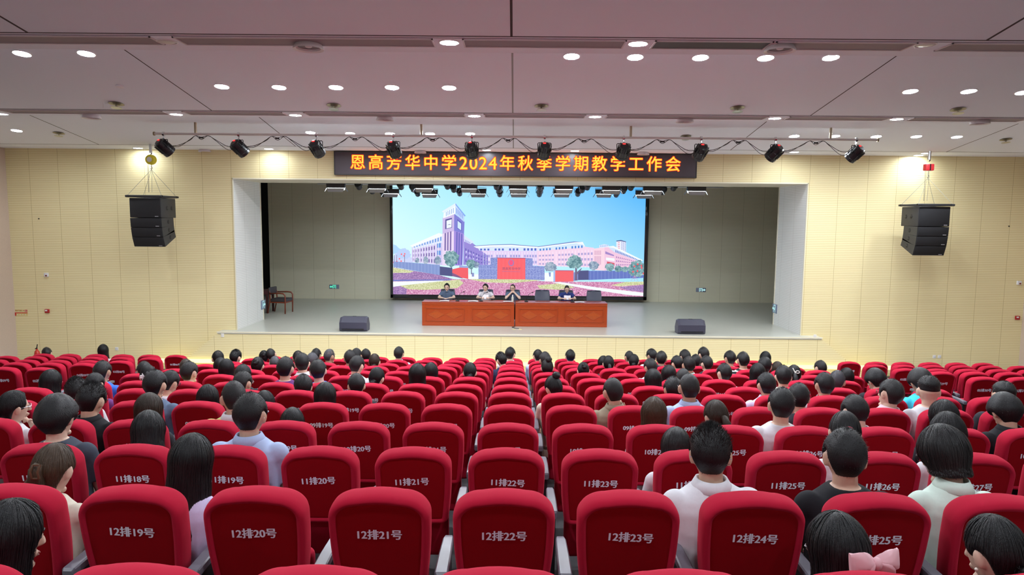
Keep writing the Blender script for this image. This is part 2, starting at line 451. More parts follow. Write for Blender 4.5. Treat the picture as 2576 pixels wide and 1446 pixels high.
# slot vents in the bands
vent_frame = mat('vent_frame', (.66, .60, .63), .5); vent_in = mat('vent_inside', (.30, .25, .27), .7)
def vent(i, x0, x1, label, dark=False):
    yn, yf, z = SOF[i]; d = yf-yn; y0, y1 = yn+.13*d+.02, yn+.62*d
    t = thing('air_vent', label, 'air vent', ((x0+x1)/2, (y0+y1)/2, z), 0, 'slot vents in the ceiling bands')
    h = (x1-x0)/2; e = (y1-y0)/2; fw = .018
    bb = MB(); bb.box(-h, h, -e, -e+fw, -.012, 0); bb.box(-h, h, e-fw, e, -.012, 0); bb.box(-h, -h+fw, -e, e, -.012, 0); bb.box(h-fw, h, -e, e, -.012, 0)
    bb.build('frame', vent_frame, t)
    bb = MB(); bb.box(-h+fw, h-fw, -e+fw, e-fw, -.003, 0)
    bb.build('grille', mat('vent_dark', (.06, .05, .06), .6) if dark else vent_in, t)
def vents(i, us, vv, place, dk=()):
    for k, (ua, ub) in enumerate(us):
        vent(i, soffit_at(ua, vv+.009*(ua-1288), i)[0], soffit_at(ub, vv+.009*(ub-1288), i)[0], '%s slot air vent %s, %s from the left' % ('dark' if k in dk else 'mauve', place, ORD[k+1]), k in dk)
vents(2, ((-330, 392), (446, 1092), (1165, 1572), (1642, 1935), (1940, 2290), (2374, 2900)), 107, 'in the nearest ceiling band', (3,))
vents(1, ((12, 420), (468, 718), (770, 1170), (1218, 1472), (1524, 1925), (1976, 2230), (2284, 2570)), 291, 'in the middle ceiling band')
# round ceiling speakers standing proud of the bands
spk0 = None
cs_m = mat('ceiling_speaker_white', (.74, .70, .72), .45); cs_in = mat('ceiling_speaker_cone', (.22, .19, .21), .6)
def round_speaker(p, label, r=.175):
    t = thing('ceiling_speaker', label, 'ceiling speaker', p, 0, 'round ceiling speakers')
    bb = MB(); bb.lathe([(r*.72, -.001), (r*.80, -.05), (r, -.062), (r, -.045), (r*.86, 0.0)], n=32); bb.build('rim', cs_m, t, True, 35)
    bb = MB(); bb.lathe([(r*.71, -.002), (r*.70, -.03), (r*.3, -.022), (.004, -.022)], n=28); bb.build('cone', cs_in, t, True)
    bb = MB(); bb.ball((0, 0, -.026), (r*.24, r*.24, .016)); bb.build('cap', cs_m, t, True)
for k, (u, v) in enumerate(((770, 108), (1970, 113))): round_speaker(soffit_at(u, v-2, 2)+Vector((0, .09, 0)), 'round white ceiling speaker on the nearest ceiling band, %s one' % ('left', 'right')[k])
for k, (u, v) in enumerate(((220, 288), (965, 293), (1727, 298), (2477, 302))): round_speaker(soffit_at(u, v-1, 1)+Vector((0, .12, 0)), 'round white ceiling speaker on the middle ceiling band, %s from the left' % ORD[k+1], .16)
for k, (u, v) in enumerate(((510, 376), (1056, 379), (1620, 383))): round_speaker(soffit_at(u, v-1, 0)+Vector((0, .1, 0)), 'round white ceiling speaker at the stage wall, %s from the left' % ORD[k+1], .15)
# sprinklers
brass = mat('aged_brass', (.42, .38, .28), .35, metal=.8)
def sprinkler(p, label):
    t = thing('sprinkler', label, 'sprinkler', p, 0, 'ceiling sprinklers'); t.rotation_euler = (TILT, 0, 0)
    bb = MB(); bb.lathe([(.10, 0), (.12, -.012), (.05, -.03), (.03, -.03)], n=20); bb.build('escutcheon', brass, t, True, 40)
    bb = MB(); bb.tube([(0, 0, -.02), (0, 0, -.06)], .014); bb.build('stem', brass, t)
    bb = MB(); bb.lathe([(.01, -.058), (.085, -.072), (.088, -.078), (.01, -.082)], n=16); bb.build('deflector', mat('deflector_steel', (.6, .6, .58), .3, metal=1), t, True, 40)
for k, (u, v) in enumerate(((293, 260), (840, 264), (1362, 266), (1855, 270), (2410, 274))): sprinkler(panel_at(u, v, 1), 'brass sprinkler under the large ceiling panel, %s from the left' % ORD[k+1])
for k, (u, v) in enumerate(((148, 334), (1725, 342), (2530, 350))): sprinkler(panel_at(u, v, 0), 'brass sprinkler near the spotlight bar panel, %s from the left' % ORD[k+1])
p = panel_at(302, 216, 1)
bb = MB(); bb.lathe([(.06, 0), (.06, -.02), (.03, -.03), (.004, -.03)], n=20)
o = bb.build('smoke_detector', cs_m, None, True, 40, p); o.rotation_euler = (TILT, 0, 0); tag(o, 'small round smoke detector on the large ceiling panel', 'smoke detector')
# ================================================================== LED SIGN OVER THE STAGE
YS = 17.60
a, c = atY(840, 383, YS), atY(1752, 446, YS)
sx0, sx1, sz0, sz1 = a[0], c[0], (atY(840, 440, YS)[2]+atY(1752, 447, YS)[2])/2, (atY(840, 381, YS)[2]+atY(1752, 387, YS)[2])/2
sg = thing('led_sign', 'long black dot matrix sign with orange Chinese characters over the stage', 'sign', ((sx0+sx1)/2, YS, (sz0+sz1)/2))
hw, hh = (sx1-sx0)/2, (sz1-sz0)/2
MB().box(-hw+.02, hw-.02, .0, .09, -hh+.02, hh-.02).build('display', mat('sign_face', (.085, .066, .080), .32, spec=.5), sg)
bb = MB(); bb.box(-hw, hw, -.012, .098, hh-.02, hh); bb.box(-hw, hw, -.012, .098, -hh, -hh+.02); bb.box(-hw, -hw+.02, -.012, .098, -hh, hh); bb.box(hw-.02, hw, -.012, .098, -hh, hh)
bb.build('frame', mat('sign_frame', (.05, .05, .055), .35, metal=.5), sg)
core, halo = emis('led_amber', (1.0, .36, .035), 1.7), emis('led_red', (1.0, .035, .01), 1.1)
chars = list(zip('恩高芳华中学2024年秋季学期教学工作会', (900, 945.5, 991.5, 1038, 1084, 1129.6, 1166, 1191, 1215, 1240, 1276, 1322, 1369, 1416, 1462, 1508, 1554, 1600, 1645.5, 1693)))
for nm, m_, bold, dy in (('character_outline', halo, .017, -.004), ('characters', core, .0, -.007)):
    bb = MB()
    for ch, u in chars:
        p = atY(u, 413+.0066*(u-1296), YS)
        vs, fs = text_geo(ch, .40 if not ch.isdigit() else .44, 0)
        for q in range(12 if bold > .01 else 4):
            a = 2*PI*q/(12 if bold > .01 else 4); rr = .017 if bold > .01 else .003
            bb.add(vs, fs, m_, T4(p[0]-(sx0+sx1)/2+rr*cos(a), dy-.0001*q, p[2]-(sz0+sz1)/2+rr*sin(a)) @ R4('X', 90))
    bb.build(nm, None, sg)

# ================================================================== LED WALL
YW = 24.55
scr = thing('led_wall', 'huge lit video wall showing a school campus behind the stage table', 'screen', (0, YW, HS))
def W(u, v): q = atY(u, v, YW); return q[0], q[2]-HS
ZT = 5.35-HS
x0, x1 = W(989, 650)[0], W(1620, 650)[0]; z0 = (W(989, 741)[1]+W(1620, 744)[1])/2
fx0, fx1, fz0 = W(982, 650)[0], W(1629, 650)[0], W(1300, 752)[1]
MB().box(fx0+.01, fx1-.01, .04, .28, fz0+.01, ZT+.1).build('cabinet', black, scr)
gl = mat('glossy_black_frame', (.02, .02, .024), .08, spec=.6)
bb = MB(); bb.rbox(fx0, x0, -.04, .06, fz0, ZT+.12, .012); bb.rbox(x1, fx1, -.04, .06, fz0, ZT+.12, .012); bb.rbox(fx0, fx1, -.04, .06, fz0, z0, .012); bb.rbox(fx0, fx1, -.04, .06, ZT, ZT+.12, .012)
bb.build('bezel', gl, scr, True, 40)
def E_(*c, s=1.0):
    c = tuple(int(x+(255-x)*.13) for x in c)
    return emis('screen_%d_%d_%d' % c, srgb(*c), SCREEN*s)
def mottled(name, c1, c2, c3, scale):
    if name in MATS: return MATS[name]
    m = bpy.data.materials.new(name); m.use_nodes = True; nt = m.node_tree; nt.nodes.remove(nt.nodes['Principled BSDF'])
    tc = nt.nodes.new('ShaderNodeTexCoord'); n = nt.nodes.new('ShaderNodeTexNoise'); n.inputs['Scale'].default_value = scale; n.inputs['Detail'].default_value = 6; n.inputs['Roughness'].default_value = .75
    nt.links.new(tc.outputs['Object'], n.inputs['Vector'])
    r = nt.nodes.new('ShaderNodeValToRGB'); r.color_ramp.elements[0].position = .38; r.color_ramp.elements[1].position = .64
    r.color_ramp.elements[0].color = (*srgb(*c1), 1); r.color_ramp.elements[1].color = (*srgb(*c3), 1)
    k = r.color_ramp.elements.new(.5); k.color = (*srgb(*c2), 1)
    nt.links.new(n.outputs['Fac'], r.inputs[0]); e = nt.nodes.new('ShaderNodeEmission'); e.inputs[1].default_value = SCREEN
    nt.links.new(r.outputs[0], e.inputs[0]); nt.links.new(e.outputs[0], nt.nodes['Material Output'].inputs[0])
    MATS[name] = m; return m
pic = MB(); lay = [0]
def C(x, y): u, v = 960+x/3.68, 440+y/3.68; return W(u, v)
def clampx(p): return (min(max(p[0], x0), x1), min(max(p[1], z0), ZT))
def P(pts, m, up=True):
    if up: lay[0] += 1
    y = -.0004*lay[0]
    q = [clampx(C(*p)) for p in pts]
    pic.add([(p[0], y, p[1]) for p in q], [tuple(range(len(q)))], m)
def bil(q, s, t):
    (a, b_, c_, d) = q   # TL TR BR BL
    return tuple((a[k]*(1-s)+b_[k]*s)*(1-t)+(d[k]*(1-s)+c_[k]*s)*t for k in (0, 1))
def facade(q, nx, ny, m, fw=.6, fh=.55, ox=.0, skip=()):
    lay[0] += 1
    for i in range(nx):
        if i in skip: continue
        for j in range(ny):
            s0, s1 = (i+.5-fw/2)/nx, (i+.5+fw/2)/nx; t0, t1 = (j+.5-fh/2)/ny, (j+.5+fh/2)/ny
            P([bil(q, s0, t0), bil(q, s1, t0), bil(q, s1, t1), bil(q, s0, t1)], m, False)
def blob(cx, cy, rx, ry, m, seed, n=40, rough=.16):
    g = random.Random(seed); ph = [g.uniform(0, 6.28) for _ in range(4)]
    pts = []
    for k in range(n):
        a = 2*PI*k/n; rr = 1+rough*(sin(3*a+ph[0])*.4+sin(7*a+ph[1])*.35+sin(13*a+ph[2])*.4)
        pts.append((cx+rx*rr*cos(a), cy+ry*rr*sin(a)))
    P(pts, m)
# sky: a real gradient shown on the display
sky = bpy.data.materials.new('screen_sky'); sky.use_nodes = True; nt = sky.node_tree; nt.nodes.remove(nt.nodes['Principled BSDF'])
tc = nt.nodes.new('ShaderNodeTexCoord'); sp = nt.nodes.new('ShaderNodeSeparateXYZ'); nt.links.new(tc.outputs['Object'], sp.inputs[0])
g = math_node(nt, 'ADD', math_node(nt, 'MULTIPLY', sp.outputs[0], .085), math_node(nt, 'MULTIPLY', sp.outputs[2], .16))
rp = nt.nodes.new('ShaderNodeValToRGB'); rp.color_ramp.elements[0].position = .0; rp.color_ramp.elements[1].position = 1.0
rp.color_ramp.elements[0].color = (*srgb(212, 248, 255), 1); rp.color_ramp.elements[1].color = (*srgb(92, 182, 255), 1)
k_ = rp.color_ramp.elements.new(.42); k_.color = (*srgb(176, 234, 255), 1)
nt.links.new(g, rp.inputs[0]); e = nt.nodes.new('ShaderNodeEmission'); e.inputs[1].default_value = SCREEN
nt.links.new(rp.outputs[0], e.inputs[0]); nt.links.new(e.outputs[0], nt.nodes['Material Output'].inputs[0])
pic.add([(x0, 0, z0), (x1, 0, z0), (x1, 0, ZT), (x0, 0, ZT)], [(0, 1, 2, 3)], sky)
wht, lav, pink, lil, dpur = E_(238, 246, 255), E_(214, 222, 250), E_(226, 192, 224), E_(205, 190, 235), E_(112, 92, 160)
win, winb, pur, blu = E_(86, 92, 165), E_(90, 140, 215), E_(150, 126, 196), E_(112, 112, 205)
P([(108, 730), (108, 642), (135, 652), (160, 678), (185, 690), (210, 730)], E_(160, 205, 245))
# left wing
P([(280, 655), (560, 552), (562, 835), (280, 805)], lil); P([(285, 650), (560, 552), (560, 628), (285, 690)], lav)
facade([(290, 655), (560, 560), (560, 615), (290, 680)], 11, 1, winb, .45, .7)
facade([(285, 690), (500, 640), (500, 830), (285, 800)], 9, 3, dpur, .5, .55); facade([(500, 625), (562, 612), (562, 830), (500, 815)], 1, 3, winb, .55, .6)
facade([(285, 672), (540, 612), (540, 830), (285, 802)], 10, 1, wht, .16, 1.0)
P([(262, 655), (530, 537), (562, 548), (562, 566), (285, 668)], wht)
# tower
P([(565, 395), (672, 358), (668, 838), (562, 838)], E_(196, 176, 226)); P([(562, 545), (670, 520), (668, 838), (562, 838)], E_(228, 208, 240))
P([(672, 358), (768, 432), (748, 838), (668, 838)], blu); P([(670, 515), (764, 545), (748, 838), (668, 838)], E_(150, 126, 214))
for xa, xb, ya in ((583, 597, 540), (608, 621, 532), (633, 647, 524)): P([(xa, ya), (xb, ya-4), (xb-2, 700), (xa-2, 700)], dpur)
for xa, xb, ya in ((692, 704, 525), (714, 725, 535), (737, 748, 545)): P([(xa, ya), (xb, ya+4), (xb-5, 830), (xa-5, 830)], E_(88, 84, 178))
P([(590, 412), (652, 396), (652, 488), (588, 502)], E_(70, 66, 140)); P([(601, 424), (649, 410), (647, 484), (601, 495)], wht)
P([(700, 408), (742, 440), (740, 520), (698, 492)], E_(80, 80, 175)); P([(704, 424), (736, 450), (735, 512), (703, 488)], E_(200, 228, 255))
facade([(606, 428), (645, 418), (643, 482), (606, 490)], 4, 4, E_(176, 196, 240), .35, .35); P([(604, 462), (628, 456), (646, 458), (628, 461)], E_(60, 66, 130))
P([(575, 352), (683, 285), (682, 360), (570, 402)], wht); P([(683, 285), (766, 372), (764, 436), (682, 360)], E_(176, 205, 255))
facade([(590, 345), (672, 300), (672, 350), (590, 385)], 5, 1, winb, .3, .95); facade([(690, 300), (755, 365), (755, 410), (690, 352)], 5, 1, E_(84, 110, 205), .3, .95)
P([(558, 337), (684, 261), (780, 378), (766, 384), (683, 285), (572, 350)], E_(222, 236, 255)); P([(684, 261), (780, 378), (766, 384), (683, 278)], E_(120, 160, 235))
# wing right of the tower
P([(762, 590), (845, 632), (995, 748), (995, 832), (756, 832)], E_(138, 122, 208)); P([(765, 592), (838, 628), (822, 640), (764, 616)], lav)
facade([(770, 590), (822, 612), (822, 640), (770, 622)], 4, 1, blu, .4, .8)
facade([(768, 660), (985, 770), (985, 828), (768, 820)], 9, 3, E_(92, 84, 176), .5, .5); facade([(768, 680), (900, 740), (900, 800), (768, 780)], 4, 2, E_(205, 205, 250), .25, .4)
P([(762, 556), (858, 622), (838, 630), (764, 592)], E_(210, 222, 255))
# long curved block
P([(880, 672), (1180, 655), (1440, 672), (1445, 838), (985, 838), (985, 745)], E_(222, 200, 240)); P([(895, 672), (1180, 662), (1440, 674), (1440, 705), (905, 700)], E_(208, 226, 255))
facade([(905, 680), (1440, 676), (1440, 702), (905, 700)], 16, 1, E_(70, 90, 190), .55, .85, skip=(3, 7, 11))
facade([(930, 722), (1440, 722), (1440, 835), (930, 835)], 20, 2, E_(84, 86, 190), .5, .42, skip=(4, 9, 14)); facade([(930, 712), (1440, 712), (1440, 835), (930, 835)], 20, 1, wht, .12, 1)
P([(842, 656), (1000, 645), (1200, 641), (1445, 661), (1440, 677), (1200, 662), (1000, 664), (880, 676)], wht); P([(842, 656), (1000, 645), (1200, 640), (1445, 660), (1440, 664), (1200, 646), (1000, 650), (850, 660)], E_(84, 100, 176))
P([(1440, 672), (1868, 634), (1885, 664), (1965, 674), (1965, 855), (1440, 840)], E_(238, 204, 230)); P([(1445, 672), (1868, 636), (1878, 668), (1445, 700)], E_(206, 226, 255))
facade([(1455, 682), (1868, 648), (1868, 676), (1455, 704)], 14, 1, E_(64, 120, 205), .5, .85, skip=(4, 9))
facade([(1450, 730), (1960, 700), (1960, 860), (1450, 840)], 17, 3, E_(86, 84, 178), .48, .42, skip=(5, 11)); facade([(1450, 716), (1960, 690), (1960, 860), (1450, 840)], 17, 1, E_(250, 232, 250), .14, 1)
P([(1440, 664), (1780, 616), (1862, 620), (1884, 664), (1860, 640), (1800, 634), (1445, 676)], wht); P([(1440, 662), (1780, 615), (1862, 619), (1790, 622), (1445, 667)], E_(96, 110, 180))
P([(1962, 682), (2062, 668), (2062, 885), (1962, 880)], E_(244, 206, 222)); facade([(1968, 700), (2032, 698), (2032, 740), (1968, 740)], 6, 1, E_(190, 130, 175), .4, 1); facade([(1968, 750), (2032, 750), (2032, 830), (1968, 830)], 6, 1, E_(190, 130, 175), .4, 1)
P([(2015, 650), (2060, 640), (2100, 648), (2100, 672), (2015, 674)], E_(214, 226, 250)); facade([(2020, 648), (2098, 646), (2098, 666), (2020, 668)], 5, 3, winb, .5, .5)
P([(2172, 610), (2215, 604), (2262, 618), (2262, 720), (2172, 690)], E_(226, 230, 250)); facade([(2215, 612), (2262, 622), (2262, 716), (2215, 700)], 3, 9, E_(96, 116, 190), .5, .5); P([(2172, 608), (2215, 602), (2262, 616), (2262, 622), (2215, 612), (2172, 616)], E_(60, 66, 120)); facade([(2180, 620), (2210, 616), (2210, 690), (2180, 682)], 1, 4, E_(240, 120, 140), .5, .4)
P([(2062, 668), (2145, 658), (2400, 782), (2400, 832), (2200, 870), (2062, 885)], E_(236, 190, 218)); P([(2100, 672), (2150, 664), (2395, 786), (2360, 790), (2150, 712)], E_(200, 220, 250))
facade([(2160, 690), (2380, 782), (2380, 795), (2160, 716)], 16, 1, E_(76, 90, 176), .5, .9); facade([(2072, 760), (2160, 770), (2160, 800), (2072, 790)], 1, 1, wht, .9, .8)
facade([(2165, 740), (2390, 805), (2390, 835), (2165, 850)], 13, 3, E_(160, 110, 175), .5, .45)
P([(2070, 705), (2150, 740), (2150, 752), (2070, 730)], E_(150, 120, 190)); P([(2085, 800), (2155, 815), (2155, 832), (2085, 822)], E_(205, 70, 90))
P([(2040, 668), (2145, 656), (2420, 790), (2400, 796), (2150, 676), (2100, 668)], wht)
# greenery and fences
blob(190, 790, 92, 74, E_(196, 206, 246), 1); blob(205, 730, 66, 48, E_(176, 200, 244), 2)
tree, tree2, trunk = mottled('screen_tree', (84, 120, 132), (120, 160, 166), (172, 202, 206), 9), mottled('screen_tree_grey', (110, 130, 160), (150, 170, 190), (190, 200, 215), 9), E_(96, 84, 120)
for x, y in ((215, 730), (185, 733), (166, 775), (182, 797), (142, 800), (160, 823), (235, 823), (114, 808), (208, 748)): blob(x, y, 7, 8, E_(248, 92, 110), x, 10)
for x in (120, 141, 214): P([(x-2, 740), (x+2, 740), (x+3, 905), (x-3, 905)], trunk)
for cx_, cy_, rx_, ry_ in ((410, 790, 24, 36), (520, 790, 30, 40), (330, 790, 20, 24)): blob(cx_, cy_, rx_, ry_, tree2, cx_)
P([(640, 800), (652, 800), (654, 935), (642, 935)], trunk); blob(645, 772, 68, 74, tree, 11)
P([(828, 840), (836, 840), (836, 920), (828, 920)], trunk); blob(828, 824, 44, 44, tree, 12); blob(880, 832, 26, 30, tree2, 13)
fence = E_(118, 140, 200)
P([(112, 800), (300, 812), (540, 832), (540, 928), (112, 850)], fence); facade([(112, 800), (540, 832), (540, 928), (112, 850)], 14, 1, E_(160, 180, 228), .07, 1.0)
P([(540, 845), (656, 860), (656, 938), (540, 926)], E_(62, 66, 118))
P([(655, 872), (722, 856), (802, 858), (803, 962), (655, 935)], E_(236, 78, 88)); P([(655, 905), (700, 925), (760, 960), (655, 936)], E_(120, 70, 120))
P([(720, 838), (800, 842), (800, 860), (720, 856)], E_(140, 160, 215))
P([(803, 918), (897, 918), (897, 966), (803, 962)], wht); P([(836, 905), (856, 905), (856, 940), (836, 940)], E_(120, 130, 190))
iron = mottled('screen_iron', (104, 116, 184), (136, 148, 208), (176, 188, 232), 26)
P([(897, 832), (1008, 830), (1008, 766), (1074, 762), (1074, 966), (897, 966)], iron); P([(1328, 768), (1398, 772), (1398, 840), (1508, 845), (1508, 972), (1328, 966)], iron)
for xa, xb in ((897, 1072), (1332, 1508)): facade([(xa, 834), (xb, 838), (xb, 966), (xa, 966)], 6, 1, E_(160, 172, 226), .07, 1); facade([(xa, 834), (xb, 838), (xb, 966), (xa, 966)], 1, 2, E_(160, 172, 226), 1, .05)
P([(1073, 768), (1330, 771), (1330, 966), (1070, 964)], E_(244, 84, 92)); P([(1070, 764), (1332, 767), (1332, 773), (1070, 770)], E_(150, 60, 110))
facade([(1073, 772), (1330, 774), (1330, 964), (1070, 962)], 7, 16, E_(248, 104, 112), .4, .22)
blob(1200, 812, 26, 32, E_(150, 112, 168), 3, 30, 0); blob(1199, 810, 18, 24, E_(248, 66, 112), 4, 30, 0)
P([(1115, 888), (1282, 893), (1282, 897), (1115, 893)], E_(186, 92, 130))
P([(1508, 905), (1590, 900), (1590, 990), (1508, 988)], wht); P([(1590, 868), (1604, 868), (1608, 990), (1590, 990)], E_(150, 180, 235)); blob(1563, 850, 56, 44, tree2, 14); P([(1545, 900), (1566, 900), (1564, 940), (1552, 940)], E_(120, 140, 200))
P([(1606, 882), (1776, 885), (1776, 984), (1606, 992)], E_(240, 84, 92)); P([(1606, 880), (1776, 882), (1776, 888), (1606, 886)], E_(160, 70, 120))
P([(1775, 900), (1818, 895), (1818, 975), (1775, 980)], E_(120, 130, 196)); P([(1818, 885), (1915, 882), (1915, 970), (1818, 972)], E_(62, 66, 118))
P([(1915, 886), (2320, 884), (2320, 955), (2110, 962), (1915, 972)], E_(84, 104, 186)); facade([(1915, 886), (2320, 884), (2320, 955), (1915, 972)], 12, 1, E_(140, 160, 220), .06, 1)
P([(1792, 840), (1806, 840), (1812, 975), (1786, 975)], trunk); P([(1798, 905), (1850, 860), (1852, 866), (1804, 930)], trunk)
blob(1785, 806, 72, 62, tree, 15); blob(1962, 838, 46, 42, tree2, 16); blob(2110, 852, 42, 38, tree, 17); blob(2190, 868, 36, 30, tree, 18); blob(2248, 872, 32, 26, tree, 19)
P([(2320, 900), (2430, 900), (2430, 950), (2320, 958)], E_(84, 104, 186)); blob(2362, 868, 84, 76, tree, 20)
for x in (2305, 2340, 2372): P([(x-2, 980), (x+2, 980), (2342, 930), (2338, 930)], E_(200, 150, 180))
for x, y in ((2338, 845), (2402, 838), (2366, 888), (2325, 895), (2405, 858), (2421, 910), (2368, 825)): blob(x, y, 8, 9, E_(240, 70, 84), x, 10)
# planting beds and paths
bed = mottled('screen_bed_red', (176, 104, 150), (208, 136, 176), (246, 214, 232), 30)
bedp = mottled('screen_bed_purple', (128, 100, 156), (160, 124, 178), (206, 172, 214), 30)
bedg = mottled('screen_bed_green', (166, 174, 132), (208, 212, 156), (244, 240, 218), 30)
P([(108, 960), (660, 962), (1080, 962), (1560, 985), (2430, 990), (2430, 1125), (108, 1125)], bed)
P([(108, 854), (540, 926), (664, 962), (560, 972), (108, 972)], bedp); P([(108, 856), (300, 890), (260, 905), (108, 905)], bedg)
P([(108, 986), (560, 976), (640, 984), (300, 1012), (108, 1034)], wht); P([(108, 970), (640, 966), (640, 974), (108, 982)], E_(90, 110, 190))
P([(108, 1034), (240, 1016), (230, 1125), (108, 1125)], bedp)
P([(170, 1024), (420, 996), (720, 966), (760, 1000), (700, 1046), (400, 1062), (250, 1056)], bedg); P([(800, 962), (1330, 966), (1500, 972), (1200, 1000), (960, 992)], bedg)
P([(1440, 1020), (1660, 1000), (1790, 1040), (1640, 1060), (1460, 1050)], bedg)
P([(1572, 992), (1650, 990), (2000, 1040), (2430, 1088), (2430, 1118), (2290, 1110), (1900, 1052)], wht)
P([(2120, 1020), (2260, 988), (2430, 985), (2430, 1012), (2200, 1030)], bedg); P([(2190, 1036), (2430, 1016), (2430, 1082), (2280, 1066)], bedp)
vs, fs = text_geo('恩高芳华中学', .105, 0); q = C(1202, 868)
pic.add(vs, fs, E_(96, 60, 100), T4(q[0], -.0004*(lay[0]+2), q[1]) @ R4('X', 90) @ Matrix.Diagonal((1.06, 1, 1, 1)))
pic.build('picture', None, scr)

# ================================================================== STAGE TABLES
wood = mat('cherry_wood', (.42, .060, .010), .32, noise=.18, nscale=14, stretch=(1, 1, 9), spec=.5)
woodp = mat('cherry_panel', (.46, .080, .012), .32, noise=.2, nscale=11, stretch=(9, 1, 1), spec=.5)
woodt = mat('cherry_top', (.40, .050, .014), .25, noise=.15, nscale=10, spec=.5)
DZ = .665; DY0, DY1 = 18.74, 19.26
def stage_table(xa, xb, label):
    t = thing('stage_table', label, 'table', ((xa+xb)/2, DY0, HS), 0, 'tables on the stage')
    h = (xb-xa)/2; dp = DY1-DY0
    MB().rbox(-h, h, -.012, dp+.01, DZ-.03, DZ, .006).build('tabletop', woodt, t, True, 30)
    bb = MB(); bb.rbox(-h+.004, h-.004, -.004, .02, DZ-.085, DZ-.03, .005); bb.build('apron', wood, t, True, 30)
    bb = MB(); bb.box(-h+.01, h-.01, .006, .03, .0, DZ-.085); bb.rbox(-h+.006, h-.006, -.004, .02, 0, .055, .006); bb.box(-.004, .004, .002, .02, .055, DZ-.085)
    bb.build('front_panel', wood, t, True, 30)
    for s in (-1, 1):
        cx_ = s*h/2; w_, z_0, z_1 = h*.42, .13, .50
        bb = MB()
        for (xa_, xb_, za, zb) in ((-w_, w_, z_1-.018, z_1), (-w_, w_, z_0, z_0+.018), (-w_, -w_+.018, z_0, z_1), (w_-.018, w_, z_0, z_1)):
            bb.rbox(cx_+xa_, cx_+xb_, -.010, .008, za, zb, .004)
        bb.build('moulding', wood, t, True, 30)
        for q in (-1, 1):
            dx, zc = cx_+q*w_*.46, (z_0+z_1)/2; rx_, rz_ = w_*.40, .115
            bb = MB()
            for k in range(4):
                a = [(dx, zc+rz_), (dx+rx_, zc), (dx, zc-rz_), (dx-rx_, zc)]; p_, q_ = a[k], a[(k+1) % 4]
                bb.tube([(p_[0], -.001, p_[1]), (q_[0], -.001, q_[1])], .006, n=6)
            bb.add([(dx, .003, zc+rz_), (dx+rx_, .003, zc), (dx, .003, zc-rz_), (dx-rx_, .003, zc), (dx, -.006, zc)], [(0, 1, 4), (1, 2, 4), (2, 3, 4), (3, 0, 4)])
            bb.build('diamond', woodp, t)
    for s in (-1, 1): MB().box(s*(h-.012)-.01, s*(h-.012)+.01, .02, dp*.55, 0, DZ-.03).build('side_panel', wood, t)
xm = atY(1295, 790, DY0)[0]
stage_table(-2.56, xm-.012, 'left cherry wood stage table with two diamond panels each bay')
stage_table(xm+.012, 2.575, 'right cherry wood stage table with two diamond panels each bay')

# office chairs
leather = mat('dark_blue_leather', (.055, .062, .10), .38, spec=.5); redwood = mat('red_lacquer_arm', (.22, .02, .015), .3)
def office_chair(x, y, label):
    t = thing('office_chair', label, 'chair', (x, y, HS), PI, 'leather chairs behind the stage tables')
    # local +y is the sitter's front
    rings = []
    for i in range(13):
        z = .40+.50*i/12; s = i/12; yy = -.17-.10*s*s; hwid = .20+.025*sin(PI*s); th = .035+.02*sin(PI*min(1, s*1.3))
        rings.append([(hwid*cos(a)*(1 if abs(cos(a)) > .01 else 1), yy+th*sin(a)+.06*(cos(a)**2), z) for a in [2*PI*k/20 for k in range(20)]])
    MB().rings(rings).build('backrest', leather, t, True)
    bb = MB(); bb.rbox(-.22, .22, -.19, .24, .27, .335, .030, seg=3); bb.build('seat', leather, t, True)
    for s in (-1, 1):
        bb = MB(); bb.tube([(s*.245, -.20, .52), (s*.255, -.12, .57), (s*.255, .12, .56), (s*.25, .2, .50), (s*.235, .16, .38), (s*.22, .05, .36)], [.016, .02, .022, .02, .016, .012], n=8)
        bb.build('armrest', redwood, t, True)
    MB().tube([(0, 0, .09), (0, 0, .28)], .028).build('column', chrome, t)
    bb = MB()
    for k in range(5):
        a = 2*PI*k/5; bb.tube([(0, 0, .09), (.25*cos(a), .25*sin(a), .055)], [.03, .018], n=6); bb.ball((.25*cos(a), .25*sin(a), .026), .025, n=8, h=6)
    bb.build('base', darkmetal, t, True)
    return t
CH = [(1119, 'behind the left end of the tables, holding a person in grey-blue'), (1216, 'second from the left, holding a person in white'), (1284, 'third from the left, beside the table joint'),
      (1365, 'empty, right of the table joint'), (1425, 'holding a person in navy, fifth from the left'), (1496, 'empty, behind the right end of the tables')]
CHY = 19.72
CHX = [atY(u+(6 if k in (0, 1, 2) else 0), 740, CHY)[0] for k, (u, _) in enumerate(CH)]
for k, (u, lab) in enumerate(CH): office_chair(CHX[k], CHY, 'dark leather office chair '+lab)
# microphones
def microphone(u, y, label, lean):
    p = atY(u, 752, y); t = thing('microphone', label, 'microphone', (p[0], y, HS+DZ), 0, 'gooseneck microphones')
    MB().rbox(-.05, .05, -.06, .06, 0, .03, .008).build('base', black, t, True, 40)
    pts = [(0, 0, .03), (lean*.02, .01, .13), (lean*.08, .03, .22), (lean*.16, .06, .255)]
    MB().tube(pts, .006, n=6).build('gooseneck', darkmetal, t, True)
    bb = MB(); bb.tube([(lean*.16, .06, .255), (lean*.19, .075, .258)], .014, n=8); bb.build('capsule', black, t, True)
for u, l, ln in ((1151, 'gooseneck microphone right of the person in grey-blue', 1), (1210, 'gooseneck microphone in front of the person in white', 1), (1324, 'gooseneck microphone beside the joint of the tables', 1), (1440, 'gooseneck microphone right of the person in navy', 1)):
    microphone(u, 18.95, l, ln)
paper = mat('white_paper', (.82, .80, .84), .7)
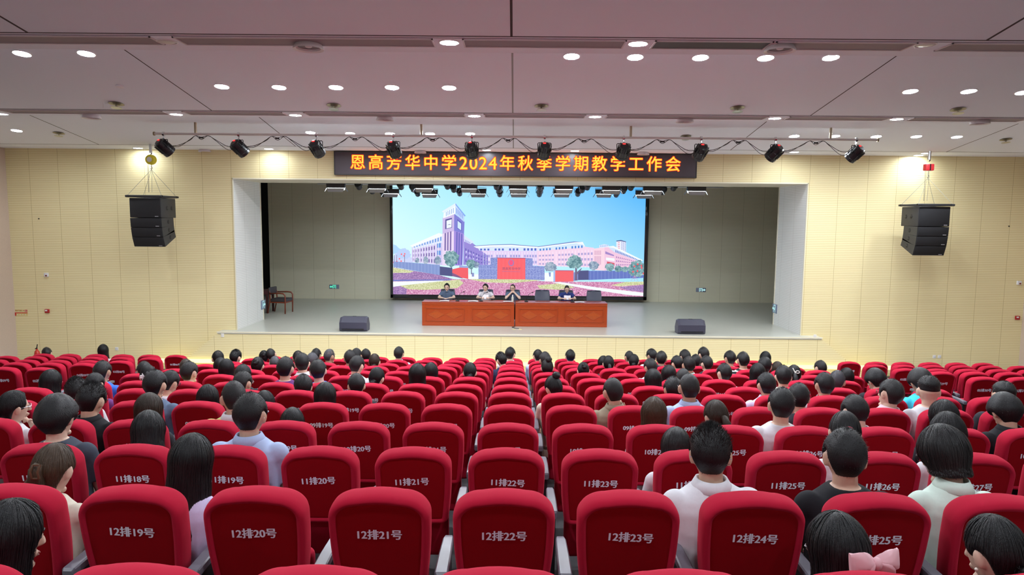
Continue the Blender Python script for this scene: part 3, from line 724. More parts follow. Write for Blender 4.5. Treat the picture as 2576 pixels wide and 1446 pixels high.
def sheet(name, p, wx, wy, label, tilt=0, rz=0):
    bb = MB(); n = 6
    vs = [(wx*(i/n-.5), wy*(j/n-.5), .006*sin(3*i/n+j)) for i in range(n+1) for j in range(n+1)]; k = len(vs)
    vs += [(x, y, z+.003) for x, y, z in vs]
    fs = [(i*(n+1)+j, (i+1)*(n+1)+j, (i+1)*(n+1)+j+1, i*(n+1)+j+1) for i in range(n) for j in range(n)]
    ed = [i for i in range(n+1)] + [i*(n+1)+n for i in range(1, n+1)] + [n*(n+1)+j for j in range(n-1, -1, -1)] + [i*(n+1) for i in range(n-1, 0, -1)]
    fs2 = [tuple(k+x for x in f[::-1]) for f in fs] + [(ed[i], ed[(i+1) % len(ed)], k+ed[(i+1) % len(ed)], k+ed[i]) for i in range(len(ed))]
    bb.add(vs, fs+fs2)
    o = bb.build(name, paper, None, True, 40, p); o.rotation_euler = (tilt, 0, rz)
    return tag(o, label, 'paper', 'papers on the stage tables')
for u, l in ((1118, 'white papers under the hands of the person in grey-blue'), (1190, 'white papers left of the person in white'), (1278, 'white papers before the person with clasped hands'), (1458, 'white papers right of the person in navy')):
    p = atY(u, 755, 18.92); sheet('paper', (p[0], 18.93, HS+DZ+.008), .27, .20, l)
p = atY(1289.5, 750, 18.95)
bb = MB(); t = thing('water_bottle', 'small clear bottle with pale cap beside the table joint', 'bottle', (p[0], 18.95, HS+DZ))
MB().lathe([(.028, 0), (.031, .01), (.031, .12), (.018, .15), (.016, .165)], n=16).build('body', mat('bottle_plastic', (.62, .64, .55), .2), t, True, 40)
MB().lathe([(.018, .165), (.018, .19), (.004, .192)], n=14).build('cap', mat('bottle_cap', (.75, .72, .80), .4), t, True, 40)
# floor cable with tape
p = atZ(1296, 822, HS)
bb = MB(); bb.tube([(p[0]-.01, 18.70, HS+.008), (p[0]-.09, 18.55, HS+.008), (p[0]-.02, 18.42, HS+.008), (p[0]+.10, 18.36, HS+.008)], .008, n=6)
tag(bb.build('cable', black, None, True), 'short black cable on the stage floor before the table joint', 'cable')
for k, (u, l) in enumerate(((1293, 'left'), (1309, 'right'))):
    q = atZ(u, 828.5, HS); bb = MB(); bb.box(q[0]-.045, q[0]+.045, q[1]-.04, q[1]+.04, HS, HS+.003)
    tag(bb.build('tape', mat('yellow_tape', (.82, .78, .35), .5)), 'pale yellow tape patch on the stage floor, %s one' % l, 'tape', 'tape patches on the stage floor')
# floor monitors
def monitor(p, label, side):
    t = thing('stage_monitor', label, 'loudspeaker', (p[0], p[1]-.02, HS), 0, 'wedge monitors at the stage edge')
    m_ = mat('monitor_grey', (.055, .055, .085), .42, bump=.15, bscale=300)
    h = .36
    # side profile y-z, front toward the hall is the back of the wedge
    prof_ = [(0, 0), (.36, 0), (.40, .16), (.25, .37), (.10, .375), (-.04, .24), (-.045, .05)]
    bb = MB(); r0 = [(-h+.0, y, z) for y, z in prof_]; r1 = [(-h+.06, y, z) for y, z in prof_]
    rings = [[(-h, .15+(y-.15)*.86, .02+(z-.02)*.92) for y, z in prof_], [(-h+.06, y, z) for y, z in prof_], [(h-.06, y, z) for y, z in prof_], [(h, .15+(y-.15)*.86, .02+(z-.02)*.92) for y, z in prof_]]
    bb.rings(rings); bb.build('cabinet', m_, t, True, 25)
    bb = MB(); bb.box(-h+.07, h-.07, -.062, -.04, .055, .075); bb.build('kick_rail', black, t)
    bb = MB(); bb.rbox(-.05, .05, .15, .19, .372, .381, .004); bb.build('top_handle', black, t)
    bb = MB(); bb.rbox(side*(h-.02)-.012, side*(h-.02)+.012, .08, .2, .16, .22, .01); bb.build('side_handle', black, t, True)
monitor(atZ(889, 833, HS), 'black wedge monitor on the stage edge left of the tables', 1)
monitor(atZ(1739, 840, HS), 'black wedge monitor on the stage edge right of the tables', -1)

# ================================================================== HUNG LOUDSPEAKERS
def hung_array(xc, label, hoist_m, kind, hlabel):
    yf = 16.15
    zt = (atY(360, 491, yf)[2] if xc < 0 else atY(2355, 513, yf)[2])
    t = thing('loudspeaker_array', label, 'loudspeaker', (xc, yf+.35, zt), 0, 'hung loudspeaker arrays')
    hw_ = .37
    bb = MB(); bb.rbox(-hw_-.06, -hw_+.0, -.42, .42, -.045, .0, .008); bb.rbox(hw_, hw_+.06, -.42, .42, -.045, 0, .008); bb.rbox(-hw_-.06, hw_+.06, -.40, -.34, -.05, .005, .008); bb.rbox(-hw_-.06, hw_+.06, .30, .36, -.05, .005, .008)
    bb.build('flying_frame', blackbox, t, True, 40)
    z = -.06; ang = 0; y = -.36
    hs = (.47, .23, .23, .25)
    for k, hgt in enumerate(hs):
        dp = .72 if k == 0 else .58
        X = T4(0, y, z) @ R4('X', [0, 4, 10, 20][k])
        bb = MB()
        if k == 0: bb.rbox(-hw_, hw_, .012, dp, -hgt+.006, -.002, .012, None, X)
        else:
            r0 = [(-hw_, .012, -.004), (-hw_, dp, -.03), (-hw_, dp, -hgt+.03), (-hw_, .012, -hgt+.004)]
            bb.rings([r0, [(hw_, b_, c_) for _, b_, c_ in r0]], None, X)
        cab = bb.build('cabinet', blackbox, t, True, 30)
        bb = MB(); bb.rbox(-hw_+.01, hw_-.01, -.004, .02, -hgt+.012, -.012, .006, None, X); bb.build('grille', grille_m, cab, True, 40)
        bb = MB(); bb.box(hw_-.14, hw_-.06, -.008, -.002, -hgt+.03, -hgt+.045, None, X); bb.build('badge', mat('badge_silver', (.55, .55, .58), .3, metal=.5), cab)
        for s in (-1, 1):
            for yy in ((.30, .52) if k == 0 else (.33,)):
                bb = MB()
                bb.ball((s*hw_, yy, -hgt/2), (.006, .05, .055), None, X, 16, 8); hd = bb.build('handle_cup', mat('handle_black', (.004, .004, .005), .6), cab, True)
                bb = MB(); bb.rbox(s*hw_-.012, s*hw_+.012, yy-.048, yy+.048, -hgt/2-.008, -hgt/2+.008, .006, None, X); bb.build('handle_bar', blackbox, cab, True)
        z -= hgt*cos(rad([0, 4, 10, 20][k])) ; y += hgt*sin(rad([0, 4, 10, 20][k]))*.95
    # slings belong to the frame
    apex = (.0, 0, .62)
    bb = MB()
    for sx in (-1, 1):
        for sy in (-.36, .33): bb.tube([(sx*(hw_+.03), sy, .0), apex], .004, n=5)
    bb.build('slings', mat('sling_wire', (.35, .36, .30), .5, metal=.5), t)
    # chain hoist: its own thing above
    zc = SOF[0][2]-zt
    h = thing('chain_hoist', hlabel, 'hoist', (xc, yf+.35, zt), 0, 'chain hoists')
    bb = MB(); bb.tube([(0, 0, zc+.004), (0, 0, zc-.20)], .035, n=12); bb.build('ceiling_pipe', steel, h, True, 40)
    if kind == 'round':
        bb = MB(); bb.lathe([(.02, -.07), (.10, -.07), (.118, -.045), (.118, .045), (.10, .07), (.02, .07)], n=28, X=T4(0, 0, zc-.36) @ R4('X', 90)); body = bb.build('housing', hoist_m, h, True, 40)
        bb = MB(); bb.lathe([(.01, .0), (.06, .0), (.06, .012), (.01, .012)], n=20, X=T4(0, -.07, zc-.36) @ R4('X', 90)); bb.build('disc', mat('hoist_disc', (.8, .8, .72), .4), body)
    else:
        bb = MB(); bb.rbox(-.10, .10, -.07, .07, zc-.46, zc-.30, .02); body = bb.build('housing', hoist_m, h, True, 40)
        bb = MB(); bb.box(-.012, .012, -.075, .0, zc-.455, zc-.305); bb.build('gap_plate', darkmetal, body)
    bb = MB(); bb.tube([(0, 0, zc-.24), (.02, 0, zc-.22), (.02, 0, zc-.19), (0, 0, zc-.18), (-.015, 0, zc-.2)], .012, n=6); bb.build('top_hook', darkmetal, h)
    chm = mat('chain_steel', (.30, .28, .22), .4, metal=.7)
    bb = MB(); zz = zc-.44
    while zz > .70: bb.tube([(0, 0, zz), (.008, .006, zz-.018), (0, 0, zz-.036)], .007, n=5); zz -= .034
    bb.tube([(0, 0, zz+.02), (.02, 0, .66), (0, 0, .63), (-.02, 0, .65)], .010, n=6); bb.build('load_chain', chm, h)
    bb = MB()
    for dx in (-.05, .045, -.07):
        bb.tube([(dx, 0, zc-.44), (dx*.9-.02, -.01, .8), (dx*.7-.03, -.02, .08)], .004, n=5)
    bb.build('hand_chain', chm, h)
hung_array(-8.72, 'black hung loudspeaker array left of the stage', mat('hoist_yellow', (.80, .70, .02), .4), 'round', 'yellow round chain hoist above the left loudspeakers')
hung_array(9.83, 'black hung loudspeaker array right of the stage', mat('hoist_red', (.62, .03, .04), .4), 'box', 'red box chain hoist above the right loudspeakers')

# ================================================================== SPOTLIGHT BAR OVER THE HALL
BY = 14.75
bar_a, bar_b = atY(388, 338, BY), atY(2208, 350, BY); BZ = (bar_a[2]+bar_b[2])/2
bar = thing('lighting_bar', 'long steel pipe carrying ten stage spotlights under the ceiling', 'lighting bar', (0, BY, BZ))
bb = MB(); bb.tube([(bar_a[0], 0, 0), (bar_b[0], 0, 0)], .026, n=14); bb.build('pipe', mat('bar_steel', (.74, .70, .68), .3, metal=.35), bar, True, 40)
for x in (bar_a[0], bar_b[0]): MB().tube([(x-.012, 0, 0), (x+.012, 0, 0)], .042, n=14).build('end_cap', mat('bar_brass', (.35, .28, .18), .4, metal=.8), bar)
for u in (492, 1060, 1587, 2090):
    x = atY(u, 330, BY)[0]; zc = SOF[0][2]+SL*(SOF[0][0]-BY)-BZ
    MB().tube([(x, 0, .02), (x, 0, zc+.004)], .028, n=10).build('hanger', mat('hanger_brass', (.55, .47, .34), .35, metal=.8), bar, True, 40)
# cables draped along the bar
us = (412, 601, 796, 990, 1187, 1370, 1569, 1764, 1951, 2154)
pxs = [atY(u, 350, BY)[0] for u in us]
for k in range(9):
    xa, xb = pxs[k]+.05, pxs[k+1]-.05; L = xb-xa
    bb = MB()
    for q, dd in ((0, 0), (1, .05)):
        z0_ = -.24-.02*q
        bb.tube(smooth_path([(xa, .04, z0_), (xa+.16*L, .05, z0_-.02+.05*q), (xa+.33*L, .03, -.11-dd*.3), (xa+.42*L, 0, -.035), (xa+.5*L, .0, -.065-dd), (xa+.6*L, 0, -.035), (xa+.69*L, .03, -.11-dd*.3), (xa+.86*L, .05, z0_-.01-.05*q), (xb, .04, z0_)]), .0060, n=5)
    bb.tube([(xa+.47*L, 0, -.075), (xa+.53*L, 0, -.075)], .018, n=6)
    tag(bb.build('power_cable', black, None, True, 60, (0, BY, BZ)), 'black looped cable between the %s and %s spotlights on the bar' % (ORD[k+1], ORD[k+2]), 'cable', 'cables on the spotlight bar')
par_body = mat('par_black', (.010, .010, .012), .35); par_glass = mat('par_lens', (.35, .16, .18), .15); red_led = emis('red_display', (1.0, .03, .03), 2.0)
def spotlight(u, v, k):
    x = atY(u, 350, BY)[0]; dx = 1 if u < 1290 else -1
    t = thing('spotlight', 'black stage spotlight with red display, %s from the left on the bar' % ORD[k+1], 'spotlight', (x, BY, BZ), 0, 'spotlights on the bar')
    yaw_ = (-34 if k < 2 else -14 if k < 4 else -8 if k == 4 else 6 if k < 7 else 12 if k < 8 else 30)
    bb = MB(); bb.tube([(-.02, 0, 0), (.02, 0, 0)], .045, n=10); bb.tube([(0, 0, -.03), (0, 0, -.13)], .012, n=6); bb.build('clamp', chrome, t)
    X = R4('Z', yaw_)
    bb = MB(); bb.tube([(-.14, 0, -.28), (-.145, 0, -.14), (-.13, 0, -.125), (.13, 0, -.125), (.145, 0, -.14), (.14, 0, -.28)], .009, n=6, X=X); bb.build('yoke', darkmetal, t)
    X = T4(0, 0, -.28) @ R4('Z', yaw_) @ R4('X', -38)
    bb = MB(); bb.lathe([(.075, -.17), (.105, -.15), (.115, -.04), (.128, -.03), (.128, .10), (.135, .11), (.135, .17), (.12, .175)], n=12, X=X @ R4('X', -90))
    body = bb.build('housing', par_body, t, True, 30)
    bb = MB()
    for a in range(12):
        aa = 2*PI*a/12; bb.box(-.004, .004, .118, .140, -.13, .08, None, X @ R4('X', -90) @ R4('Z', math.degrees(aa)))
    bb.build('cooling_fins', par_body, body)
    bb = MB(); bb.lathe([(.118, .174), (.10, .182), (.004, .182)], n=20, X=X @ R4('X', -90)); bb.build('lens', par_glass, body)
    bb = MB(); bb.box(-.045, .015, -.178, -.168, .03, .055, None, X); bb.build('display', red_led, body)
    bb = MB(); bb.tube([(-.15, 0, 0), (-.118, 0, 0)], .022, n=8, X=X); bb.tube([(.118, 0, 0), (.15, 0, 0)], .022, n=8, X=X); bb.build('tilt_knob', darkmetal, t)
for k, u in enumerate(us): spotlight(u, 372, k)

# ================================================================== STAGE LIGHTING BEHIND THE LINTEL
YA, YBb = 20.45, 22.6
for y, l in ((YA, 'front'), (YBb, 'rear')):
    z = atY(1300, 462 if y == YA else 470, y)[2]+.04
    t = thing('stage_batten', '%s black batten above the stage carrying soft lights' % l, 'lighting bar', (0, y, z), 0, 'battens over the stage')
    MB().tube([(-6.5, 0, 0), (6.8, 0, 0)], .025, n=8).build('pipe', steel, t, True, 40)
    for x in (-6, -2, 2, 6): MB().tube([(x, 0, 0), (x, 0, 6.595-z)], .008, n=5).build('suspension_rod', steel, t)
flap_m = mat('barn_door_white', (.70, .74, .80), .5); tube_glow = emis('panel_glow', (.80, .92, 1.0), PANELLIGHT)
def soft_light(u0, u1, v0, v1, y, label, glow, group):
    p0, p1 = atY(u0, v0, y), atY(u1, v1, y); zc = (p0[2]+p1[2])/2; xc = (p0[0]+p1[0])/2; hw_ = (p1[0]-p0[0])/2; hh_ = max(.07, (p0[2]-p1[2])/2)
    t = thing('soft_light', label, 'stage light', (xc, y, zc), 0, group)
    X = R4('X', 12)
    bb = MB(); bb.rbox(-hw_, hw_, -.07, .07, -hh_, hh_, .012, None, X); bb.build('housing', blackbox, t, True, 40)
    bb = MB(); bb.box(-hw_+.02, hw_-.02, -.06, .06, -hh_-.006, -hh_+.004, None, X); bb.build('lamp_panel', tube_glow if glow else mat('lamp_panel_off', (.5, .52, .6), .3), t)
    zb = -hh_-.004
    bb = MB(); bb.prism([(-hw_+.01, -.07, zb), (hw_-.01, -.07, zb), (hw_-.05, -.13, zb-.10), (-hw_+.05, -.13, zb-.10)], (0, -.004, 0), None, X)
    bb.prism([(-hw_+.01, .07, zb), (hw_-.01, .07, zb), (hw_-.05, .13, zb-.09), (-hw_+.05, .13, zb-.09)], (0, .004, 0), None, X)
    bb.build('barn_door', flap_m, t)
    for s in (-1, 1):
        bb = MB(); bb.prism([(s*hw_, -.06, zb), (s*hw_, .06, zb), (s*(hw_+.07), .05, zb-.11), (s*(hw_+.07), -.05, zb-.11)], (s*.004, 0, 0), None, X); bb.build('barn_door', flap_m, t)
        bb = MB(); bb.ball((s*(hw_-.03), -.07, -hh_+.01), .016, None, X, 8, 6); bb.build('hinge_knob', chrome, t)
    bb = MB(); bb.tube([(-hw_, 0, 0), (-hw_-.01, 0, hh_+.03), (0, 0, hh_+.05), (hw_+.01, 0, hh_+.03), (hw_, 0, 0)], .008, n=5); bb.build('yoke', darkmetal, t)
FA = ((822, 868, 461, 471), (927, 971, 462, 474), (1044, 1090, 462, 473), (1159, 1201, 463, 473), (1280, 1326, 463.5, 474), (1396, 1442, 465, 474), (1515, 1561, 466, 478), (1618, 1666, 467, 480), (1729, 1775, 468, 480))
FB = ((964, 1004, 476, 486), (1061, 1101, 479, 486), (1183, 1223, 475, 487), (1283, 1326, 477, 486), (1392, 1434, 476, 487), (1498, 1539, 477, 487), (1599, 1640, 480, 489))
for k, (a_, b_, c_, d_) in enumerate(FA): soft_light(a_, b_, c_, d_, YA, 'black soft light with pale barn doors on the front batten, %s from the left' % ORD[k+1], True, 'soft lights over the stage')
for k, (a_, b_, c_, d_) in enumerate(FB): soft_light(a_, b_, c_, d_, YBb, 'black soft light with pale barn doors on the rear batten, %s from the left' % ORD[k+1], True, 'soft lights over the stage')
def par_can(u, v, y, label):
    p = atY(u, v, y); t = thing('par_can', label, 'stage light', p, 0, 'round stage lights')
    X = R4('X', 62)
    bb = MB(); bb.lathe([(.05, -.14), (.085, -.12), (.09, .02), (.105, .03), (.105, .12), (.09, .124)], n=10, X=X); bb.build('housing', par_body, t, True, 30)
    bb = MB(); bb.lathe([(.088, .122), (.05, .128), (.004, .128)], n=16, X=X); bb.build('lens', mat('dark_lens', (.05, .05, .06), .12), t)
    bb = MB(); bb.tube([(-.11, 0, 0), (-.115, 0, .13), (0, 0, .15), (.115, 0, .13), (.11, 0, 0)], .008, n=5); bb.tube([(0, 0, .15), (0, 0, .23)], .012, n=5); bb.build('yoke', darkmetal, t)
for k, (u, v, y) in enumerate(((902, 467, YA), (935, 478, YA+.42), (964, 486, YBb+.3), (1008, 467, YA), (1039, 473, YA+.3), (1050, 485, YBb), (1125, 466, YA), (1141, 474, YA+.3), (1156, 484, YBb), (1249, 467, YA), (1255, 475, YA+.3), (1257, 486, YBb),
        (1358, 469, YA), (1358.5, 477, YA+.3), (1357, 486, YBb), (1454, 485, YBb), (1465, 475, YA+.3), (1478, 468, YA), (1551, 487, YBb), (1569, 477, YA+.3), (1588, 469, YA), (1668, 480, YA+.3), (1696, 470, YA))):
    par_can(u, v, y, 'black round stage light under the lintel, %s from the left' % (['first','second','third','fourth','fifth','sixth','seventh','eighth','ninth','tenth','eleventh','twelfth','thirteenth','fourteenth','fifteenth','sixteenth','seventeenth','eighteenth','nineteenth','twentieth','twenty-first','twenty-second','twenty-third'][k]))

# ================================================================== SMALL WALL FITTINGS
green = emis('exit_green', (.10, .80, .50), .9); sign_grey = mat('sign_plate', (.22, .26, .36), .4)
def exit_sign(p, rz, arrow, label, w_=.36, h_=.15, bright=True):
    t = thing('exit_sign', label, 'exit sign', p, rz, 'exit signs around the stage')
    MB().rbox(-w_/2, w_/2, -.02, .0, -h_/2, h_/2, .006).build('plate', sign_grey, t, True, 40)
    m_ = green if bright else emis('exit_pale', (.45, .80, .80), .8)
    bb = MB(); s = arrow; x = s*w_*.30
    bb.add([(x+s*.06, -.023, 0), (x, -.023, .045), (x, -.023, .018), (x-s*.05, -.023, .018), (x-s*.05, -.023, -.018), (x, -.023, -.018), (x, -.023, -.045)], [tuple(range(7))]); bb.build('arrow', m_, t)
    bb = MB(); h2 = h_*.42; cx_ = -s*.005
    bb.box(cx_-.06, cx_-.042, -.0235, -.021, -h2, h2); bb.box(cx_+.042, cx_+.06, -.0235, -.021, -h2, h2); bb.box(cx_-.06, cx_+.06, -.0235, -.021, h2-.018, h2)
    bb.ball((cx_+.004, -.022, .026), (.011, .002, .011), n=8, h=6)
    for a_, b_ in (((0, .012), (-.006, -.018)), ((-.006, -.018), (.022, -.034)), ((-.006, -.018), (-.026, -.048)), ((0, .010), (.026, -.002)), ((0, .010), (-.026, -.002))):
        bb.tube([(cx_+a_[0], -.022, a_[1]), (cx_+b_[0], -.022, b_[1])], .006, n=4)
    bb.build('pictogram', m_, t)
exit_sign(atY(841, 721, YB), 0, -1, 'green exit sign with left arrow on the stage back wall')
exit_sign(atY(1763, 729, YB), 0, 1, 'exit sign with right arrow on the stage back wall', bright=False)
yq = 19.35
def on_reveal(u, v, x):
    q = ray(u, v); q = q*(x/q[0]); return Vector((q[0], q[1], q[2]+HC))
exit_sign(on_reveal(661, 766, OX0), PI/2, 1, 'pale exit sign on the left side of the stage opening', .34, .26, False)
exit_sign(on_reveal(1950, 776, OX1), -PI/2, -1, 'pale exit sign on the right side of the stage opening', .34, .26, False)
plate_w = mat('white_plastic', (.78, .78, .80), .35)
def socket(u, v, label):
    p = atY(u, v, YP); bb = MB(); bb.rbox(-.043, .043, -.012, 0, -.043, .043, .006); t = thing('wall_socket', label, 'socket', p, 0, 'wall sockets'); bb.build('plate', plate_w, t, True, 40)
    bb = MB(); bb.box(-.02, -.014, -.0135, -.011, -.012, .008); bb.box(.014, .02, -.0135, -.011, -.012, .008); bb.build('slots', darkmetal, t)
socket(294, 877, 'white wall socket above the left block of seats')
socket(2350, 897, 'left of two white wall sockets above the right block of seats'); socket(2363, 897, 'right of two white wall sockets above the right block of seats')
red_box = mat('alarm_red', (.42, .015, .02), .4)
def alarm(u, v, label, lens):
    p = atY(u, v, YP); t = thing('fire_alarm', label, 'fire alarm', p, 0, 'fire alarm boxes')
    MB().rbox(-.055, .055, -.045, 0, -.05, .05, .008).build('housing', red_box if not lens else plate_w, t, True, 40)
    if lens: MB().rbox(-.01, .03, -.06, -.045, -.035, .0, .006).build('strobe', mat('strobe_red', (.20, .01, .01), .2), t)
    else: MB().box(-.04, .02, -.048, -.045, .0, .035).build('label_plate', plate_w, t)
alarm(118, 691, 'white alarm sounder with dark red lens on the left wall panel', True); alarm(120, 782, 'small red alarm box on the left wall panel', False)
alarm(2562, 711, 'white alarm sounder with dark red lens at the right edge', True); alarm(2558, 799, 'small red alarm box at the right edge', False)
for u, v, l in ((98, 550, 'left'), (2538, 569, 'right')):
    p = atY(u, v, YP); bb = MB(); bb.lathe([(.016, 0), (.016, .012), (.004, .014)], n=12, X=R4('X', 90)); tag(bb.build('wall_bolt', black, None, False, None, p), 'tiny black fixing high on the %s wall panels' % l, 'bolt', 'black wall fixings')
for u, v, l in ((560, 843, 'left'), (2050, 846, 'right')):
    p = atY(u, v, 17.40); bb = MB(); bb.rbox(-.04, .04, -.01, .0, -.05, .05, .005); tag(bb.build('step_light', trim_white, None, True, 40, p), 'small pale box on the stage front, %s end' % l, 'box', 'pale boxes on the stage front')
# extinguisher notice
p = atY(53, 786, YP); t = thing('extinguisher_notice', 'red and yellow fire extinguisher notice on the left wall panel', 'notice', p)
red_p, yel_p, gold = mat('notice_red', (.60, .03, .02), .5), mat('notice_yellow', (.75, .62, .25), .5), mat('notice_text', (.50, .28, .05), .5)
MB().box(-.175, .175, -.006, 0, -.085, .005).build('board', yel_p, t)
bb = MB(); bb.box(-.175, .175, -.008, -.005, -.018, .005); bb.box(-.175, -.125, -.008, -.005, -.085, -.018); bb.box(.105, .165, -.006, 0, .022, .075); bb.build('red_fields', red_p, t)
bb = MB(); vs, fs = text_geo('灭火器使用方法', .034, .002); bb.add(vs, fs, None, T4(-.03, -.008, .05) @ R4('X', 90)); bb.build('heading', gold, t)
bb = MB(); bb.box(.129, .141, -.008, -.006, .03, .07); bb.box(.118, .152, -.008, -.006, .044, .052)
for k in range(4):
    bb.ball((-.09+.07*k, -.007, -.055), (.012, .002, .016), n=8, h=6)
bb.build('pictograms', mat('notice_white', (.8, .75, .7), .5), t)
# extinguisher standing on the floor by the corner
p = atY(94, 900, 16.9); zt = atY(94, 866, 16.9)[2]
t = thing('fire_extinguisher', 'red fire extinguisher with green label at the left wall corner', 'fire extinguisher', (p[0], 16.9, row_z(1)))
k = (zt-row_z(1))/.62
for nm, m_, fn in (('cylinder', mat('extinguisher_red', (.50, .03, .015), .3), lambda b_: b_.lathe([(.07, 0), (.078, .02), (.078, .42), (.06, .48), (.025, .51), (.025, .53)], n=20)),
                   ('label', mat('label_green', (.22, .62, .45), .5), lambda b_: b_.prism([(-.079*sin(a_), -.0795*cos(a_), .2) for a_ in [(-.1+1.1*i/6) for i in range(7)]] + [(-.076*sin(a_), -.076*cos(a_), .2) for a_ in [(1.0-1.1*i/6) for i in range(7)]], (0, 0, .18))),
                   ('valve', darkmetal, lambda b_: b_.tube([(0, 0, .52), (0, 0, .56)], .018).tube([(0, 0, .55), (.03, -.01, .62)], .012).tube([(0, 0, .54), (-.05, 0, .53)], .01))):
    bb = MB(); fn(bb); o = bb.build(nm, m_, t, True, 40)
t.scale = (.86, .86, k)

# armchair and dark table in the left wing
p = atZ(708, 789, HS)
ac_w = mat('armchair_wood', (.22, .045, .02), .35); ac_f = mat('armchair_pad', (.05, .045, .05), .6)
t = thing('armchair', 'dark wooden armchair with padded seat at the left of the stage', 'chair', (p[0]-.08, p[1]+.25, HS), -PI/2-.12)
for s in (-1, 1):
    bb = MB(); bb.tube([(s*.26, .24, 0), (s*.26, .25, .42), (s*.26, .25, .56), (s*.26, .20, .62), (s*.26, .10, .63), (s*.26, -.26, .62)], [.020, .022, .022, .022, .022, .020], n=8); bb.build('arm', ac_w, t, True)
    bb = MB(); bb.tube([(s*.23, -.34, 0), (s*.23, -.25, .42), (s*.23, -.26, .66), (s*.23, -.30, .76)], .020, n=8); bb.build('leg', ac_w, t, True)
MB().rbox(-.25, .25, -.24, .26, .36, .46, .03, seg=3).build('seat', ac_f, t, True)
MB().rbox(-.25, .25, -.24, .25, .325, .365, .008).build('rail', ac_w, t, True, 40)
MB().rbox(-.25, .25, -.31, -.25, .56, .80, .025).build('backrest', ac_f, t, True)
t = thing('side_table', 'dark red wooden table half hidden behind the left stage wall', 'table', (p[0]-1.12, p[1]+.35, HS))
MB().rbox(-.72, .72, -.3, .3, .58, .70, .01).build('tabletop', mat('dark_red_table', (.07, .018, .022), .35), t, True, 40)
for sx in (-1, 1):
    for sy in (-1, 1): MB().box(sx*.66-.03, sx*.66+.03, sy*.25-.03, sy*.25+.03, 0, .58).build('leg', mat('dark_red_table', (.07, .018, .022), .35), t)
# ================================================================== AUDITORIUM SEATS
REC = 9.0       # recline of the backs in degrees
def back_outline(inset, n=72):
    """rounded back shape in x,z (z measured down from the top edge = 0)"""
    pts = []
    hb, ht, H_ = .205, .226, .47
    def corner(cx_, cz_, rx_, rz_, a0, a1, m):
        for i in range(m):
            a = rad(a0+(a1-a0)*i/(m-1)); pts.append((cx_+rx_*cos(a), cz_+rz_*sin(a)))
    corner(ht-.125, -.115, .125, .105, 0, 90, 14)
    for i in range(1, 6): x = (ht-.125)*(1-2*i/6); pts.append((x, -.010+.010*(1-(x/(ht-.125))**2)))
    corner(-(ht-.125), -.115, .125, .105, 90, 180, 14)
    for i in range(1, 5): t = i/5; pts.append((-(ht*(1-t)+hb*t)-.006*sin(PI*t), -.115-(H_-.155)*t))
    corner(-(hb-.05), -H_+.04, .05, .04, 180, 270, 6)
    for i in range(1, 4): pts.append((-(hb-.05)*(1-2*i/4), -H_))
    corner(hb-.05, -H_+.04, .05, .04, 270, 360, 6)
    for i in range(1, 5): t = 1-i/5; pts.append(((ht*(1-t)+hb*t)+.006*sin(PI*t), -.115-(H_-.155)*t))
    P_ = np.array(pts); N_ = len(P_)
    tn = np.roll(P_, -1, 0)-np.roll(P_, 1, 0); tn /= np.linalg.norm(tn, axis=1)[:, None]
    nrm = np.stack([tn[:, 1], -tn[:, 0]], 1)
    Q = P_-nrm*inset
    if inset > .03:       # keep inset rings free of kinks
        for _ in range(3): Q = (np.roll(Q, 1, 0)+2*Q+np.roll(Q, -1, 0))/4
    return Q
def tilt_pt(x, y, zt): # y behind/front of the panel plane, zt down from top
    a = rad(REC); return (x, y*cos(a)-zt*sin(a), SEAT_H-.010+zt*cos(a)+y*sin(a))
def radial(rings, ks):
    c = [sum(p[i] for p in rings[-1])/len(rings[-1]) for i in range(3)]
    return rings+[[tuple(c[i]+(p[i]-c[i])*k for i in range(3)) for p in rings[-1]] for k in ks]
def layers(spec):
    return [[tilt_pt(px, y, pz) for px, pz in back_outline(ins)] for y, ins in spec]
bb = MB(); bb.rings(layers([(.016, .066), (.006, .047), (-.006, .036), (-.014, .027), (-.015, .019), (-.009, .009), (.004, .003), (.022, .0), (.05, 0), (.080, .003), (.104, .014), (.118, .034), (.124, .06)])+radial(layers([(.125, .075)]), (.7, .4, .12)))
me_back = bb.build('backrest', redfab, None, True).data
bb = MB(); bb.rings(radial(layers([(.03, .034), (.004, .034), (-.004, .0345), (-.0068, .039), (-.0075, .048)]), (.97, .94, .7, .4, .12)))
me_panel = bb.build('back_panel', redpan_shade, None, True).data
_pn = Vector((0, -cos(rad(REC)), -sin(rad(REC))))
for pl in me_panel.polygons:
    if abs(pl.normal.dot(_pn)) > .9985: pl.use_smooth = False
bb = MB(); bb.rbox(-.225, .225, .17, .62, .29, .385, .045, seg=4); me_seat_dn = bb.build('seat_cushion', redfab, None, True).data
bb = MB(); bb.rbox(-.19, .19, .225, .31, .42, .80, .040, seg=4); me_seat_up = bb.build('seat_cushion', redfab, None, True).data
def arm_mesh(s):
    bb = MB(); x = s*.275
    bb.rings([[(x+s_*w_, y, z) for s_, z in ((-1, zt-.035), (-1, zt-.006), (-.8, zt), (.8, zt), (1, zt-.006), (1, zt-.035))] for y, w_, zt in ((.0, .022, .812), (.012, .030, .822), (.16, .029, .828), (.33, .025, .828), (.37, .020, .82), (.385, .012, .81))])
    return bb.build('armrest', arm_m, None, True, 35).data
me_armR, me_armL = arm_mesh(1), arm_mesh(-1)
def leg_mesh(s):
    bb = MB(); x = s*.275
    bb.rbox(x-.018, x+.018, .03, .34, .05, .79, .008); bb.rbox(x-.026, x+.026, .05, .42, 0, .05, .01)
    return bb.build('seat_leg', darkmetal, None, True, 40).data
me_legR, me_legL = leg_mesh(1), leg_mesh(-1)
for o in [o for o in COL.objects if o.data in (me_back, me_panel, me_seat_dn, me_seat_up, me_armR, me_armL, me_legR, me_legL)]: bpy.data.objects.remove(o)
